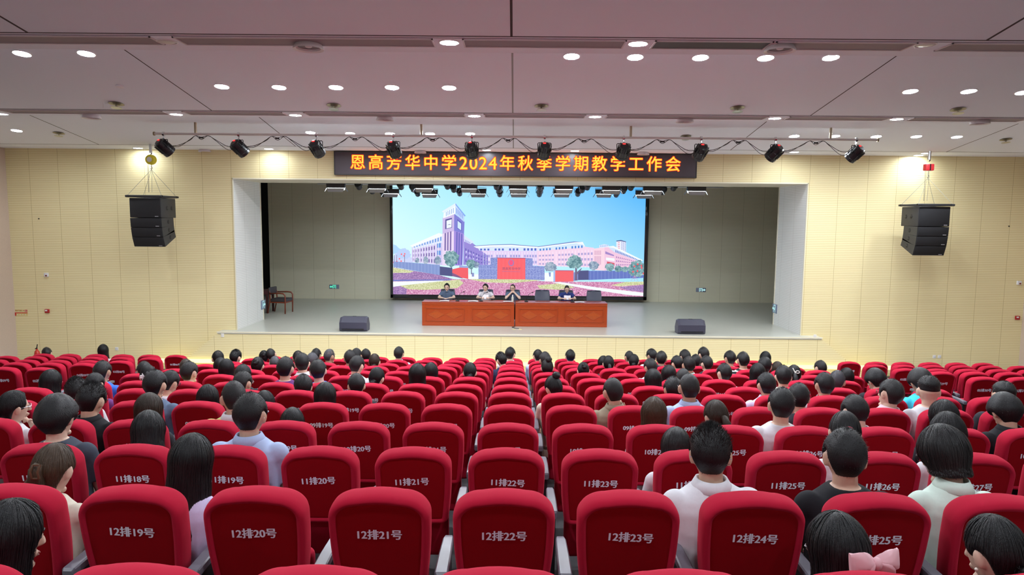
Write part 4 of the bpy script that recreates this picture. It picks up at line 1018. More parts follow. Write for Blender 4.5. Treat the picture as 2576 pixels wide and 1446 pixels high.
num_m = mat('seat_number_print', (.84, .79, .92), .6)
def make_seat(up):
    t = thing('auditorium_seat', 'x', 'seat')
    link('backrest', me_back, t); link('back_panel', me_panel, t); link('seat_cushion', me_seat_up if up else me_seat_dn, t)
    link('armrest', me_armR, t); link('seat_leg', me_legR, t)
    return t
seat_proto = {True: make_seat(True), False: make_seat(False)}
seat_used = {True: False, False: False}
_num = {}
def number_mesh(txt):
    if txt not in _num:
        vs, fs = text_geo(txt, .052, 0); bb = MB()
        for q, (dx, dz) in enumerate(((0, 0), (.0010, 0), (-.0010, 0), (.0019, .0003), (-.0019, -.0003), (0, .0008), (0, -.0008))): bb.add(vs, fs, num_m, T4(dx, -.00006*q, dz) @ R4('X', 90))
        _num[txt] = bb.mesh('seat_number')
    return _num[txt]
def place_seat(x, r, txt, label, group, up, first, angle):
    z = row_z(r); p = (x, row_y(r), z)
    s = dup(seat_proto[up], p, None, label, group)
    nm = link('seat_number', number_mesh(txt), s)
    q = tilt_pt(.003*angle, -.0095, -.188); nm.location = q; nm.rotation_euler = (rad(REC), rad(angle), 0)
    if first:
        link('armrest', me_armL, s); link('seat_leg', me_legL, s)
    return s
# who sits where (filled before the seats are placed): set of (block, row, index)
OCC = set()
def side_x(side, j): return side*6.92 + XC + side*.55*j
def seat_x(key):
    blk, r, k = key
    return XC+PITCHX*k if blk == 'm' else side_x(-1 if blk == 'l' else 1, k)
def where(key):
    blk, r, k = key
    if blk == 'm':
        if k == 0: return 'in the straight middle column'
        return '%s seat %s of the middle column' % (ORD[abs(k)], 'left' if k < 0 else 'right')
    return '%s seat from the aisle in the %s side block' % (ORD[k+1], 'left' if blk == 'l' else 'right')
KR = {13: (-3, 3), 12: (-4, 4), 11: (-6, 6), 10: (-7, 7), 9: (-9, 9), 8: (-9, 9)}
SHOWN = {(13, k) for k in ()} | {(12, k) for k in (-3, -2, -1, 0, 1, 2, 3)} | {(11, k) for k in (-4, -3, -2, -1, 0, 1, 3, 4, 5)} | {(10, k) for k in (-3, -2, -1, 3, 4, 5)} | {(9, k) for k in (-3, -2)}
def place_all_seats():
    for r in range(13, 0, -1):
        lo, hi = KR.get(r, (-9, 9)); c = 22 if r >= 7 else 15+r
        for k in range(lo, hi+1):
            key = ('m', r, k); txt = '%02d排%02d号' % (r, c+k); up = key not in OCC
            ang = rnd.choice((-2.2, -1, 0, 0, .8, 1.6, 2.2)) if r < 12 else {-3: 2.2, -2: -1.2, -1: 0, 0: 0, 1: 2.4, 2: 1.4, 3: 0}.get(k, 0)
            if (r, k) in SHOWN: lab = 'red seat printed %s, %s row from the stage, %s' % (txt, ORD[r], where(key).replace(' of the middle column', ' of middle'))
            else: lab = 'red seat, %s row from the stage, %s' % (ORD[r], where(key))
            place_seat(seat_x(key), r, txt, lab, 'red auditorium seats in the middle block', up, k == lo, ang)
    for blk, side in (('l', -1), ('r', 1)):
        for r in range(1, 7):
            n = {1: 6, 2: 6 if side < 0 else 6, 3: 5 if side < 0 else 5, 4: 3 if side < 0 else 3, 5: 2, 6: 1}[r]
            if r == 6: continue
            for j in range(n):
                key = (blk, r, j); num = (r+5-j) if side < 0 else (25+r+j); up = key not in OCC
                txt = '%02d排%02d号' % (r, num)
                lab = 'red seat, %s side block, %s row from the stage, %s seat from the aisle' % ('left' if side < 0 else 'right', ORD[r], ORD[j+1])
                if j == 0: lab = 'red seat printed %s at the %s aisle, %s row from the stage' % (txt, 'left' if side < 0 else 'right', ORD[r])
                place_seat(seat_x(key), r, txt, lab, 'red auditorium seats in the %s block' % ('left' if side < 0 else 'right'), up, (j == n-1 and side < 0) or (j == 0 and side > 0), rnd.choice((-1.5, 0, 1.5)))
    for t in seat_proto.values():
        for c in list(t.children): bpy.data.objects.remove(c)
        bpy.data.objects.remove(t)
# ================================================================== PEOPLE
def remesh(mb, voxel, name, smooth=2):
    me = mb.mesh(name); o = bpy.data.objects.new(name, me); COL.objects.link(o)
    m = o.modifiers.new('r', 'REMESH'); m.mode = 'VOXEL'; m.voxel_size = voxel; m.use_smooth_shade = True
    s = o.modifiers.new('s', 'SMOOTH'); s.iterations = smooth; s.factor = .5
    dg = bpy.context.evaluated_depsgraph_get()
    out = bpy.data.meshes.new_from_object(o.evaluated_get(dg)); out.name = name
    bpy.data.objects.remove(o); bpy.data.meshes.remove(me)
    out.polygons.foreach_set('use_smooth', [True]*len(out.polygons))
    return out
def ell(x, y, z, rx, ry, n=24, p=2.3):
    o = []
    for k in range(n):
        a = 2*PI*k/n; ca, sa = cos(a), sin(a)
        o.append((x+rx*math.copysign(abs(ca)**(2/p), ca), y+ry*math.copysign(abs(sa)**(2/p), sa), z))
    return o
def skull(az, el, ext=0.0):
    """point on the head, az 0 = face, el up; head centre at ear height"""
    dx, dy, dz = sin(az)*cos(el), cos(az)*cos(el), sin(el)
    x, y, z = .0765*dx, .097*dy-.006, (.116 if dz > 0 else .128)*dz
    if z < 0:
        t = min(1, -z/.128); x *= 1-.36*t**1.4
        if dy < 0: y *= 1-.52*t
        else: y *= 1-.10*t
    else:
        x *= 1+.03*(1-dz)
    if dy > .55: y -= .006*(dy-.55)
    # brow, eye sockets
    if dy > 0:
        for s in (-1, 1):
            y -= .006*math.exp(-(((x-s*.032)/.016)**2+((z+.002)/.014)**2))
        y += .003*math.exp(-((z-.024)/.012)**2)*max(0, dy)
    L = math.sqrt(x*x+y*y+z*z)
    return Vector((x, y, z))*(1+ext/L)
def head_geo(mb, X):
    n, h = 40, 28; vs = []
    for i in range(h+1):
        e = -PI/2+PI*i/h
        if i in (0, h): vs.append(skull(0, e)); continue
        for k in range(n): vs.append(skull(2*PI*k/n, e))
    fs = [(0, 1+(k+1) % n, 1+k) for k in range(n)]
    for i in range(h-2):
        b_ = 1+i*n
        for k in range(n): fs.append((b_+k, b_+(k+1) % n, b_+n+(k+1) % n, b_+n+k))
    b_ = 1+(h-2)*n; fs += [(b_+k, b_+(k+1) % n, len(vs)-1) for k in range(n)]
    mb.add([(-v.x, v.y, v.z) for v in vs], [f for f in fs], None, X)
    # nose, lips, ears, chin
    mb.rings([ell(0, .088, .012, .008, .010, 12, 2), ell(0, .096, -.010, .009, .012, 12, 2), ell(0, .103, -.030, .013, .015, 12, 2), ell(0, .104, -.040, .016, .013, 12, 2), ell(0, .094, -.046, .010, .008, 12, 2)], None, X)
    mb.ball((0, .084, -.064), (.022, .012, .0075), None, X, 12, 8); mb.ball((0, .082, -.075), (.019, .012, .0075), None, X, 12, 8)
    mb.ball((0, .068, -.106), (.022, .020, .018), None, X, 12, 8)
    for s in (-1, 1):
        Rr = (Matrix.Rotation(rad(s*-24), 3, 'Z') @ Matrix.Rotation(rad(-12), 3, 'X'))
        mb.ball((s*.0815, -.010, -.012), (.0095, .019, .033), None, X, 14, 10, Rr)
def hand_geo(mb, wrist, d, nrm, curl=.5, s=1.0, thumb=1):
    """palm and five fingers; d = pointing direction, nrm = back of the hand"""
    d = Vector(d).normalized(); nrm = Vector(nrm); nrm = (nrm-d*nrm.dot(d)).normalized(); lat = d.cross(nrm).normalized()*thumb
    w_ = Vector(wrist)
    mb.rings([[w_+d*t*s+lat*(rx*cos(a))*s+nrm*(ry*sin(a))*s for a in [2*PI*k/16 for k in range(16)]] for t, rx, ry in ((-.02, .024, .019), (.01, .028, .016), (.045, .039, .015), (.08, .041, .013), (.092, .036, .010))])
    for k, (off, L, r) in enumerate(((.031, .072, .0088), (.011, .080, .009), (-.010, .074, .0087), (-.030, .060, .0078))):
        p = w_+(d*.088+lat*off*1.12)*s; dirv = (d+lat*off*2.2).normalized(); pts = [p-d*.012*s, p]; a = 0
        for f in (.44, .31, .25):
            a += curl*(.6 if f == .44 else .9)
            dv = dirv*cos(a)-nrm*sin(a); p = p+dv*L*f*s; pts.append(p)
        mb.tube(pts, [r*s, r*s, r*.97*s, r*.9*s, r*.78*s], n=8); mb.ball(pts[-1], r*.8*s, n=8, h=6)
    p = w_+(d*.028+lat*.030)*s; q = p+(d*.030+lat*.028-nrm*.012)*s; e = q+(d*.034+lat*.006-nrm*.012*curl*2)*s
    mb.tube([w_+d*.02*s+lat*.015*s, p, q, e], [.013*s, .0125*s, .0105*s, .0085*s], n=8); mb.ball(e, .0088*s, n=8, h=6)
# arm poses: per side (elbow, wrist, hand direction, back-of-hand normal, curl); x is mirrored for the left
POSES = {
 'lap':   [((.200, .330, .715), (.150, .490, .640), (-.45, .85, -.12), (0, .1, 1), .35)]*2,
 'phone': [((.235, .315, .730), (.110, .520, .775), (-.35, .80, .35), (.6, .3, -.6), .9)]*2,
 'chin':  [((.215, .420, .730), (.075, .405, .985), (-.25, -.1, .95), (.3, .9, .1), 1.0), ((.200, .330, .715), (.150, .490, .640), (-.45, .85, -.12), (0, .1, 1), .35)],
 'desk':  [((.265, .440, .840), (.105, .680, .842), (-.75, .55, -.02), (0, 0, 1), .25)]*2,
 'read':  [((.285, .440, .840), (.150, .660, .860), (-.50, .75, .15), (.55, .1, .8), .8)]*2,
 'clasp': [((.235, .560, .845), (.058, .475, 1.03), (-.75, -.30, .42), (.25, .75, .5), .8)]*2,
}
LEAN = {'clasp': 10, 'read': 10, 'desk': 8}
SHX = {'m': .178, 'f': .154}
def arms_of(pose):
    a = POSES[pose]; return [(1, a[0]), (-1, a[1])]
def mx(p, s): return (p[0]*s, p[1], p[2])
TORSO = {'m': [(.44, .285, .165, .125), (.52, .265, .172, .128), (.64, .240, .158, .112), (.76, .228, .166, .115), (.88, .226, .180, .118), (.975, .230, .190, .106), (1.022, .236, .168, .090), (1.052, .243, .116, .076), (1.080, .250, .072, .064)],
         'f': [(.44, .285, .170, .125), (.52, .265, .170, .125), (.64, .240, .138, .098), (.76, .236, .148, .108), (.87, .240, .158, .116), (.965, .236, .164, .099), (1.012, .238, .144, .082), (1.045, .245, .094, .068), (1.075, .250, .060, .056)]}
HEADS = 1.09
def head_matrix(yaw, pitch, pose='lap'):
    y0 = {'clasp': .10, 'read': .09, 'desk': .07}.get(pose, 0)
    return T4(0, .262+y0, 1.105-(.03 if y0 else 0)) @ R4('Z', -yaw) @ R4('X', -pitch) @ T4(0, .022, .105) @ Matrix.Diagonal((HEADS, HEADS, HEADS, 1))
def shear_y(p, pose):
    """forward lean of the trunk for people bending over the table"""
    y0 = {'clasp': .10, 'read': .09, 'desk': .07}.get(pose, 0); t = max(0, (p[2]-.50)/.6)
    return (p[0], p[1]+y0*t, p[2]-(.03*t if y0 else 0))
_body, _shirt, _tr = {}, {}, {}
def torso_rings(sex, infl, pose, ztop=9):
    rs = []
    for z, y, rx, ry in TORSO[sex]:
        if z > ztop: break
        rs.append([shear_y(p, pose) for p in ell(0, y, z, rx+infl, ry+infl)])
    return rs
def body_mesh(sex, yaw, pitch, pose):
    key = (sex, yaw, pitch, pose)
    if key in _body: return _body[key]
    mb = MB(); mb.rings(torso_rings(sex, 0, pose))
    Hm = head_matrix(yaw, pitch, pose)
    nb = Vector(shear_y((0, .250, 1.045), pose)); nt_ = Hm @ Vector((0, -.022, -.070)); rn = .057 if sex == 'm' else .047
    mb.tube([nb-Vector((0, 0, .05)), nb, (nb+nt_)/2, nt_, nt_+Vector((0, .005, .03))], [rn*1.35, rn*1.1, rn, rn*.98, rn*.9], n=16)
    head_geo(mb, Hm)
    fs_ = 1.0 if sex == 'm' else .88
    for s, (el_, wr, hd, nr, cu) in arms_of(pose):
        sh = Vector(shear_y((s*SHX[sex], .236, .995), pose)); e = Vector(mx(el_, s)); w_ = Vector(mx(wr, s))
        mb.ball(sh-Vector((s*.006, 0, .016)), .052*fs_, n=14, h=10)
        mb.tube([sh.lerp(e, .06), sh.lerp(e, .45), e], [.047*fs_, .045*fs_, .040*fs_], n=12); mb.ball(e, .0405*fs_, n=12, h=8)
        mb.tube([e, e.lerp(w_, .35), w_], [.039*fs_, .040*fs_, .0265*fs_], n=12)
        hand_geo(mb, w_, mx(hd, s), mx(nr, s), cu, .98 if sex == 'm' else .9, -s)
        hip, kn, an = Vector((s*.095, .29, .525)), Vector((s*.115, .70, .530)), Vector((s*.115, .655, .09))
        mb.tube([hip, hip.lerp(kn, .5), kn], [.088, .078, .058], n=14); mb.ball(kn, .058, n=12, h=8)
        mb.tube([kn, kn.lerp(an, .3), an], [.054, .055, .036], n=12)
        mb.rings([ell(an.x, an.y-.02+0*t, z, rx, ry, 14) for t, z, rx, ry in ((0, .004, .038, .05), (0, .05, .038, .05), (0, .10, .036, .04))])
        mb.ball((an.x, an.y+.085, .032), (.042, .115, .030), n=14, h=8)
    _body[key] = remesh(mb, .0062 if pose != 'lap' else .0072, 'person', 2); _body[key].materials.append(None)
    return _body[key]
def shirt_mesh(sex, sleeve, pose):
    key = (sex, sleeve, pose)
    if key in _shirt: return _shirt[key]
    mb = MB(); mb.rings(torso_rings(sex, .017, pose, 1.085))
    fs_ = 1.0 if sex == 'm' else .88
    for s, (el_, wr, hd, nr, cu) in arms_of(pose):
        sh = Vector(shear_y((s*SHX[sex], .236, .995), pose)); e = Vector(mx(el_, s)); w_ = Vector(mx(wr, s))
        mb.ball(sh-Vector((s*.004, 0, .008)), .071*fs_, n=16, h=12)
        if sleeve == 'short':
            q = sh.lerp(e, .66); mb.tube([sh, sh.lerp(e, .4), q], [.068*fs_, .063*fs_, .062*fs_], n=16)
        else:
            mb.tube([sh, sh.lerp(e, .45), e], [.068*fs_, .058*fs_, .053*fs_], n=16); mb.ball(e, .053*fs_, n=12, h=8)
            q = e.lerp(w_, .93); mb.tube([e, e.lerp(w_, .4), q], [.052*fs_, .048*fs_, .038*fs_], n=14)
    _shirt[key] = remesh(mb, .0100, 'shirt', 2); _shirt[key].materials.append(None)
    return _shirt[key]
def trousers_mesh(sex):
    if sex in _tr: return _tr[sex]
    mb = MB(); mb.rings([ell(0, y, z, rx+.016, ry+.016) for z, y, rx, ry in [(.435, .285, .165, .125)] + TORSO[sex][:2] + [(.58, .252, .16, .115)]])
    for s in (-1, 1):
        hip, kn, an = Vector((s*.095, .29, .525)), Vector((s*.115, .70, .530)), Vector((s*.115, .66, .12))
        mb.tube([hip, hip.lerp(kn, .5), kn], [.104, .092, .074], n=14); mb.ball(kn, .074, n=12, h=8); mb.tube([kn, an], [.072, .058], n=14)
    _tr[sex] = remesh(mb, .014, 'trousers', 3); _tr[sex].materials.append(None)
    return _tr[sex]
def collar_mesh(sex, pose):
    key = (sex, pose, 'collar')
    if key in _shirt: return _shirt[key]
    k = 1.0 if sex == 'm' else .86; mb = MB(); n = 32; prof_ = ((.066, .074, 1.108), (.074, .082, 1.110), (.104, .106, 1.060), (.098, .100, 1.054), (.070, .078, 1.080))
    vs, fs = [], []
    for j, (rx, ry, z) in enumerate(prof_):
        for i in range(n):
            a = 2*PI*i/n; front = max(0, sin(a))**3
            vs.append(shear_y((rx*k*cos(a), .250+ry*k*sin(a)+.012*front, z-.020*front), pose))
    m_ = len(prof_)
    for j in range(m_):
        for i in range(n): fs.append((j*n+i, j*n+(i+1) % n, ((j+1) % m_)*n+(i+1) % n, ((j+1) % m_)*n+i))
    mb.add(vs, fs); me = mb.build('collar', None, None, True); d = me.data; bpy.data.objects.remove(me); d.materials.append(None); _shirt[key] = d
    return d

# ------------------------------------------------------------------ hair
def hair_mat(name, c, r=.46):
    m = mat(name, c, r, spec=.30, noise=.35, nscale=90, bump=.6, bscale=160, stretch=(2.2, 2.2, .25)); return m
HM = {'black': hair_mat('hair_black', (.0075, .0072, .0082)), 'soft': hair_mat('hair_soft_black', (.014, .013, .0135)), 'brown': hair_mat('hair_brown', (.030, .019, .012)),
      'light': hair_mat('hair_light_brown', (.060, .036, .020)), 'grey': hair_mat('hair_grey', (.07, .07, .08), .5), 'buzz': hair_mat('hair_stubble', (.035, .029, .027), .6)}
def ss(a, b_, x): t = min(1, max(0, (x-a)/(b_-a))); return t*t*(3-2*t)
def hair_param(kind, d):
    """hairline elevation in degrees, thickness factor function, drop length for azimuth d (0 face .. 180 nape)"""
    if kind in ('short', 'spiky', 'buzz', 'fade', 'grey', 'crown', 'mop', 'curly', 'bald'):
        front = {'mop': 8, 'curly': 30}.get(kind, 40)
        e = front
        e = e + (12-e)*ss(35, 62, d)
        e = e + ((-14)-e)*ss(62, 74, d)*(1-ss(74, 88, d)) if d < 88 else e
        if d >= 84: e = 14 + (-34-14)*ss(100, 140, d)
        if kind == 'fade' and d > 50: e = max(e, 9)
        if kind == 'mop': e = min(e, front + (-6-front)*ss(30, 80, d)) if d < 100 else min(e, -10-32*ss(95, 135, d))
        return e, 0.0
    front = 38 if kind not in ('bob', 'fringe') else 14
    e = front + (-22-front)*ss(32, 66, d)
    if kind in ('pony', 'bun', 'topbun', 'lowbun', 'clip'):
        e = front + (-4-front)*ss(32, 70, d)
        if d >= 80: e = 4+(-40-4)*ss(96, 140, d)
        return e, 0.0
    L = {'long': .33, 'bob': .10, 'crop': .04, 'fringe': .30, 'mid': .20}[kind]
    return e, L*ss(52, 95, d)*(1-.25*(1-ss(95, 140, d)))
def thick(kind, az_d, e):
    """hair thickness in metres"""
    t = {'short': .017, 'spiky': .020, 'buzz': .006, 'fade': .018, 'grey': .014, 'crown': .012, 'mop': .030, 'curly': .024, 'bald': .004}.get(kind, .016)
    if kind in ('short', 'spiky', 'grey', 'crown', 'curly'):
        t *= .45+.55*ss(-30, 25, e)
    if kind == 'fade': t *= .25+.75*ss(18, 36, e)
    if kind == 'mop': t *= .45+.55*ss(-32, 5, e)
    if kind in ('pony', 'bun', 'topbun', 'lowbun', 'clip'): t = .011+.004*ss(10, 60, e)
    if kind in ('long', 'fringe', 'bob', 'mid', 'crop'): t = .013+.009*ss(-20, 30, e)
    return t
_hair = {}
def hair_mesh(kind, seed=0):
    key = (kind, seed)
    if key in _hair: return _hair[key]
    g = random.Random(hash((kind, seed)) % 1000 if False else sum(map(ord, kind))*7+seed)
    NA, NCAP, NCUR = 64, 16, 12
    ph = [g.uniform(0, 6.28) for _ in range(6)]
    outer, inner = [], []; has_drop = kind in ('long', 'bob', 'fringe', 'mid', 'crop')
    def path(az, lift=0.0):
        d = abs(math.degrees((az+PI) % (2*PI)-PI)); eh, L = hair_param(kind, d); pts = []
        for i in range(NCAP+1):
            s = i/NCAP; e = 90+(eh-90)*(s**.92 if i else 0)
            th = thick(kind, d, e)*(1+.10*sin(3*az+ph[0])*cos(rad(e))+.08*sin(7*az+ph[1]+e*.05)*cos(rad(e)))
            if not has_drop: th *= 1-.85*ss(.90, 1.0, s)
            elif L < .01: th *= 1-.7*ss(.85, 1.0, s)
            po = skull(az, rad(e), th+lift)
            if L > .02 and e < 8:
                p8 = skull(az, rad(8), th+lift); k8 = min(1, L/.08); po = Vector((po.x+(p8.x*1.02-po.x)*k8, po.y+(p8.y*1.0-po.y)*k8, po.z))
            pts.append((po, skull(az, rad(e), -.006)))
        q = pts[-1][0]; qi = pts[-1][1]
        back = ss(100, 150, d)
        for i in range(1, NCUR+1):
            t = i/NCUR; s_ = L*t
            side = 1+.16*min(1, s_/.20)*(L > .02)
            # keep a full round shape under the skull, then fall over collar and back
            R_ = Vector((sin(az)*.094, cos(az)*.108-.006, 0)); m_ = ss(0, .16, s_)
            x = (q.x*(1-m_)+R_.x*m_)*side*(1-.16*ss(.75, 1, t)); y = (q.y*(1-m_)+R_.y*m_)-back*max(0, s_-.10)*.30
            if L < .02: x, y = q.x, q.y
            p = Vector((x, y, q.z-s_))
            pin = Vector((x, y, 0))-Vector((sin(az), cos(az), 0))*(.020*(1-.6*ss(.8, 1, t)) if L > .02 else .006)
            pts.append((p, Vector((pin.x, pin.y, q.z-s_))))
        return pts
    cols = [path(2*PI*k/NA) for k in range(NA)]
    NR = NCAP+NCUR+1 if has_drop else NCAP+1
    vs = []; fs = []
    for side in (0, 1):
        for k in range(NA):
            for i in range(NR): vs.append(cols[k][i][side])
    off = NA*NR
    for k in range(NA):
        a, b_ = k*NR, ((k+1) % NA)*NR
        for i in range(NR-1):
            fs.append((a+i, b_+i, b_+i+1, a+i+1)); fs.append((off+a+i+1, off+b_+i+1, off+b_+i, off+a+i))
        fs.append((a+NR-1, b_+NR-1, off+b_+NR-1, off+a+NR-1))
    if kind == 'bald':          # only a horseshoe of hair remains
        pass
    mb = MB()
    if kind in ('bald', 'crown'):
        lim = .060 if kind == 'bald' else .094
        keep = []
        for f in fs:
            c_ = sum((vs[i] for i in f), Vector())/len(f)
            thin = (c_-Vector((0, -.035, .13))).length if kind == 'crown' else 0
            if kind == 'bald' and (c_.z > .052 - .20*max(0, c_.y) or c_.y > .055): continue
            if kind == 'crown' and thin < .052: continue
            keep.append(f)
        fs = keep
    mb.add(vs, fs)
    # loose strands give the outline its texture
    if kind in ('short', 'spiky', 'mop', 'curly', 'fade', 'grey', 'buzz'):
        N_ = {'spiky': 2600, 'mop': 1800, 'curly': 2200, 'buzz': 1200}.get(kind, 2400)
        for _ in range(N_):
            az = g.uniform(-PI, PI); d = abs(math.degrees(az)); eh, _L = hair_param(kind, d); e = g.uniform(max(eh+3, -32), 90) if g.random() < .6 else g.uniform(25, 90)
            if kind == 'fade' and e < 26: continue
            th = thick(kind, d, e); p = skull(az, rad(e), th*.8); nrm = (p-Vector((0, -.006, 0))).normalized()
            flow = {'mop': Vector((0, 0, -1)), 'spiky': Vector((0, .6, .9))}.get(kind, Vector((0, .35, -.35)))
            tv = (nrm*{'spiky': .9, 'buzz': .7, 'mop': .25, 'curly': .7}.get(kind, .35)+flow*.7+Vector((g.gauss(0, .35), g.gauss(0, .35), g.gauss(0, .3)))).normalized()
            Ls = {'spiky': .026, 'buzz': .007, 'mop': .030, 'curly': .020}.get(kind, .018)*g.uniform(.6, 1.15)*(.35+.65*ss(-25, 30, e))
            sd = tv.cross(nrm); sd = sd.normalized()*.0011 if sd.length > 1e-4 else Vector((.001, 0, 0))
            b0 = len(mb.v); mb.add([p-sd, p+sd, p+tv*Ls*.6+sd*.7-nrm*.001, p+tv*Ls-nrm*.002], [(0, 1, 2), (0, 2, 3)])
    else:
        N_ = 420 if has_drop else 340
        for _ in range(N_):
            az = g.uniform(-PI, PI)
            d = abs(math.degrees(az))
            if hair_param(kind, d)[0] > 60: continue
            col = path(az, g.uniform(.0005, .003)); i0 = g.randint(0, 4); i1 = NR-1-g.randint(0, 2); i1 = NR-1 if has_drop and g.random() < .6 else i1
            pts = [col[i][0] for i in range(i0, i1+1)]
            jx = g.gauss(0, .0015)
            if has_drop: pts.append(pts[-1]+(pts[-1]-pts[-2])*g.uniform(.2, 1.0))
            wv = Vector((cos(az), -sin(az), 0))*.0013; b0 = len(mb.v); vs2 = []; fs2 = []
            for i, p in enumerate(pts):
                q = p+wv*(jx/.0013)*i/len(pts)*2+Vector((sin(az), cos(az), .2))*.0012*sin(i*.9+az*9); k_ = 1-.8*ss(.7, 1, i/len(pts)); vs2 += [q-wv*k_, q+wv*k_]
            for i in range(len(pts)-1): fs2.append((2*i, 2*i+1, 2*i+3, 2*i+2))
            mb.add(vs2, fs2)
    def knot(c_, r, n_=5, spread=.5):
        for i in range(n_):
            o_ = Vector((g.gauss(0, 1), g.gauss(0, 1), g.gauss(0, 1))).normalized()*r*spread*g.random(); mb.ball(Vector(c_)+o_, (r*g.uniform(.6, .8), r*g.uniform(.6, .8), r*g.uniform(.55, .75)), n=14, h=10, R=Matrix.Rotation(g.uniform(0, 3), 3, 'X'))
        for _ in range(60):
            o_ = Vector((g.gauss(0, 1), g.gauss(0, 1), g.gauss(0, 1))).normalized(); p = Vector(c_)+o_*r*.75; t_ = o_.cross(Vector((g.gauss(0, 1), g.gauss(0, 1), g.gauss(0, 1)))).normalized()
            mb.tube([p, p+t_*r*.35+o_*r*.15, p+t_*r*.7], [.0014, .0012, .0004], n=3)
    if kind == 'bun': knot((0, -.095, .075), .046)
    if kind == 'topbun': knot((.012, -.060, .125), .052)
    if kind == 'lowbun': knot((0, -.105, -.045), .044)
    if kind == 'clip':
        mb.tube([(0, -.095, -.05), (-.01, -.118, -.02), (-.008, -.122, .02), (0, -.112, .05)], [.030, .034, .030, .018], n=12); mb.tube([(-.01, -.115, .0), (-.035, -.135, -.035), (-.06, -.14, -.055)], [.02, .012, .003], n=8)
    if kind == 'pony':
        mb.tube([(0, -.095, .01), (0, -.125, .005), (.005, -.145, -.04), (.012, -.155, -.11), (.014, -.158, -.18), (.012, -.160, -.235)], [.020, .024, .030, .029, .022, .005], n=12)
        for _ in range(60):
            a, r_ = g.uniform(0, 6.28), g.uniform(.022, .031); o_ = Vector((cos(a)*r_, sin(a)*r_*.8, 0))
            mb.tube([Vector((0, -.125, .005))+o_*.6, Vector((.005, -.147, -.04))+o_, Vector((.013, -.156, -.12))+o_, Vector((.014, -.16, -.2))+o_*.8, Vector((.012+o_.x*.3, -.162, -.26-.02*g.random()))], [.0012]*4+[.0004], n=3)
    me = mb.mesh('hair', True); me.materials.append(None); _hair[key] = me
    return me
# ------------------------------------------------------------------ accessories
_acc = {}
def acc(name, fn):
    if name not in _acc:
        mb = MB(); fn(mb); o = mb.build(name, None, None, True, 50); _acc[name] = o.data; bpy.data.objects.remove(o)
        if not _acc[name].materials: _acc[name].materials.append(None)
    return _acc[name]
def f_glasses(mb):
    for s in (-1, 1):
        mb.tube([(s*.034+.024*cos(a), .101-.012*abs(cos(a))*(1 if s*cos(a) > 0 else .2), -.004+.018*sin(a)) for a in [2*PI*k/20 for k in range(21)]], .0022, n=5)
        mb.tube([(s*.058, .090, .004), (s*.078, .070, .005), (s*.084, .0, .004), (s*.084, -.022, -.010)], .0024, n=5)
    mb.tube([(-.011, .104, .0), (0, .107, .003), (.011, .104, .0)], .002, n=5)
def f_eyes(mb):
    for s in (-1, 1): mb.ball((s*.031, .0765, -.004), (.0115, .0085, .0085), n=12, h=8)
def f_irises(mb):
    for s in (-1, 1): mb.ball((s*.031, .0838, -.005), (.0052, .0018, .0055), n=10, h=6)
def f_brows(mb):
    for s in (-1, 1): mb.tube([(s*.014, .092, .017), (s*.030, .0915, .022), (s*.047, .082, .018)], [.0030, .0036, .0014], n=6)
def f_lips(mb):
    mb.ball((0, .0925, -.0655), (.0195, .0050, .0042), n=12, h=6); mb.ball((0, .0905, -.0735), (.0170, .0050, .0046), n=12, h=6)
ACC_M = {'eye': mat('eye_white', (.30, .27, .25), .35), 'iris': mat('eye_dark', (.012, .008, .006), .15), 'lip': mat('lips', (.36, .12, .10), .45)}
GL = {'dark': mat('glasses_dark', (.012, .012, .014), .3), 'silver': mat('glasses_silver', (.6, .6, .65), .25, metal=.8), 'pink': mat('glasses_pink', (.55, .18, .2), .3), 'blue': mat('glasses_blue', (.05, .22, .80), .3)}
def f_bow(mb):
    """large fabric bow pinned at the back of the head"""
    c_ = Vector((.018, -.150, .004))
    for s in (-1, 1):
        for lay_, (L, h_, dz_) in enumerate(((.095, .032, .008), (.078, .027, -.016))):
            rings = []
            for i in range(9):
                t = i/8; w_ = .010+h_*sin(PI*min(1, t*.62+.02))*.9; x = s*L*t
                rings.append([(c_.x+x, c_.y+.016*sin(a)*(.4+sin(PI*t))-.012*sin(PI*t), c_.z+dz_*t+w_*cos(a)+.006*sin(5*t+a*3)) for a in [2*PI*k/16 for k in range(16)]])
            mb.rings(rings)
        rings = []
        for i in range(8):
            t = i/7; x = s*(.012+.050*t); w_ = .016+.016*t
            rings.append([(c_.x+x+w_*cos(a), c_.y-.006+.006*sin(a)+.004*sin(9*t+2*a), c_.z-.085*t-.005*cos(a)*s) for a in [2*PI*k/12 for k in range(12)]])
        mb.rings(rings)
    mb.ball(c_+Vector((0, -.010, 0)), (.018, .016, .022), n=14, h=10)
def f_claw(mb):
    for s in (0, 1):
        y = -.148
        mb.tube([(-.004+.034*s, y, .050), (-.006+.034*s, y-.012, .020), (-.004+.034*s, y, -.012)], .006, n=8)
    mb.tube([(-.004, -.148, .050), (.030, -.148, .050)], .005, n=6); mb.tube([(-.004, -.148, -.012), (.030, -.148, -.012)], .005, n=6)
def f_pin(mb): mb.rings([[(.078+.006*t+.004*cos(a), .02+.012*t+.0, .062-.045*t+.004*sin(a)) for a in [2*PI*k/8 for k in range(8)]] for t in (0, .33, .66, 1)])
def f_flower(mb):
    for k in range(5):
        a = 2*PI*k/5; mb.ball((-.062+.016*cos(a), -.105, .0+.016*sin(a)), (.012, .006, .012), n=10, h=6)
    mb.tube([(-.06, -.11, .04), (-.062, -.112, -.04)], .004, n=6)
def f_ribbon(mb):
    mb.tube([(-.03, -.108, .09), (.0, -.122, .03), (.012, -.12, -.05)], .006, n=6)
    mb.tube([(0, -.124, .03)]+[(.028+.022*cos(a), -.124, .042+.016*sin(a)) for a in [PI+2*PI*k/12 for k in range(12)]]+[(0, -.124, .03)], .006, n=6)
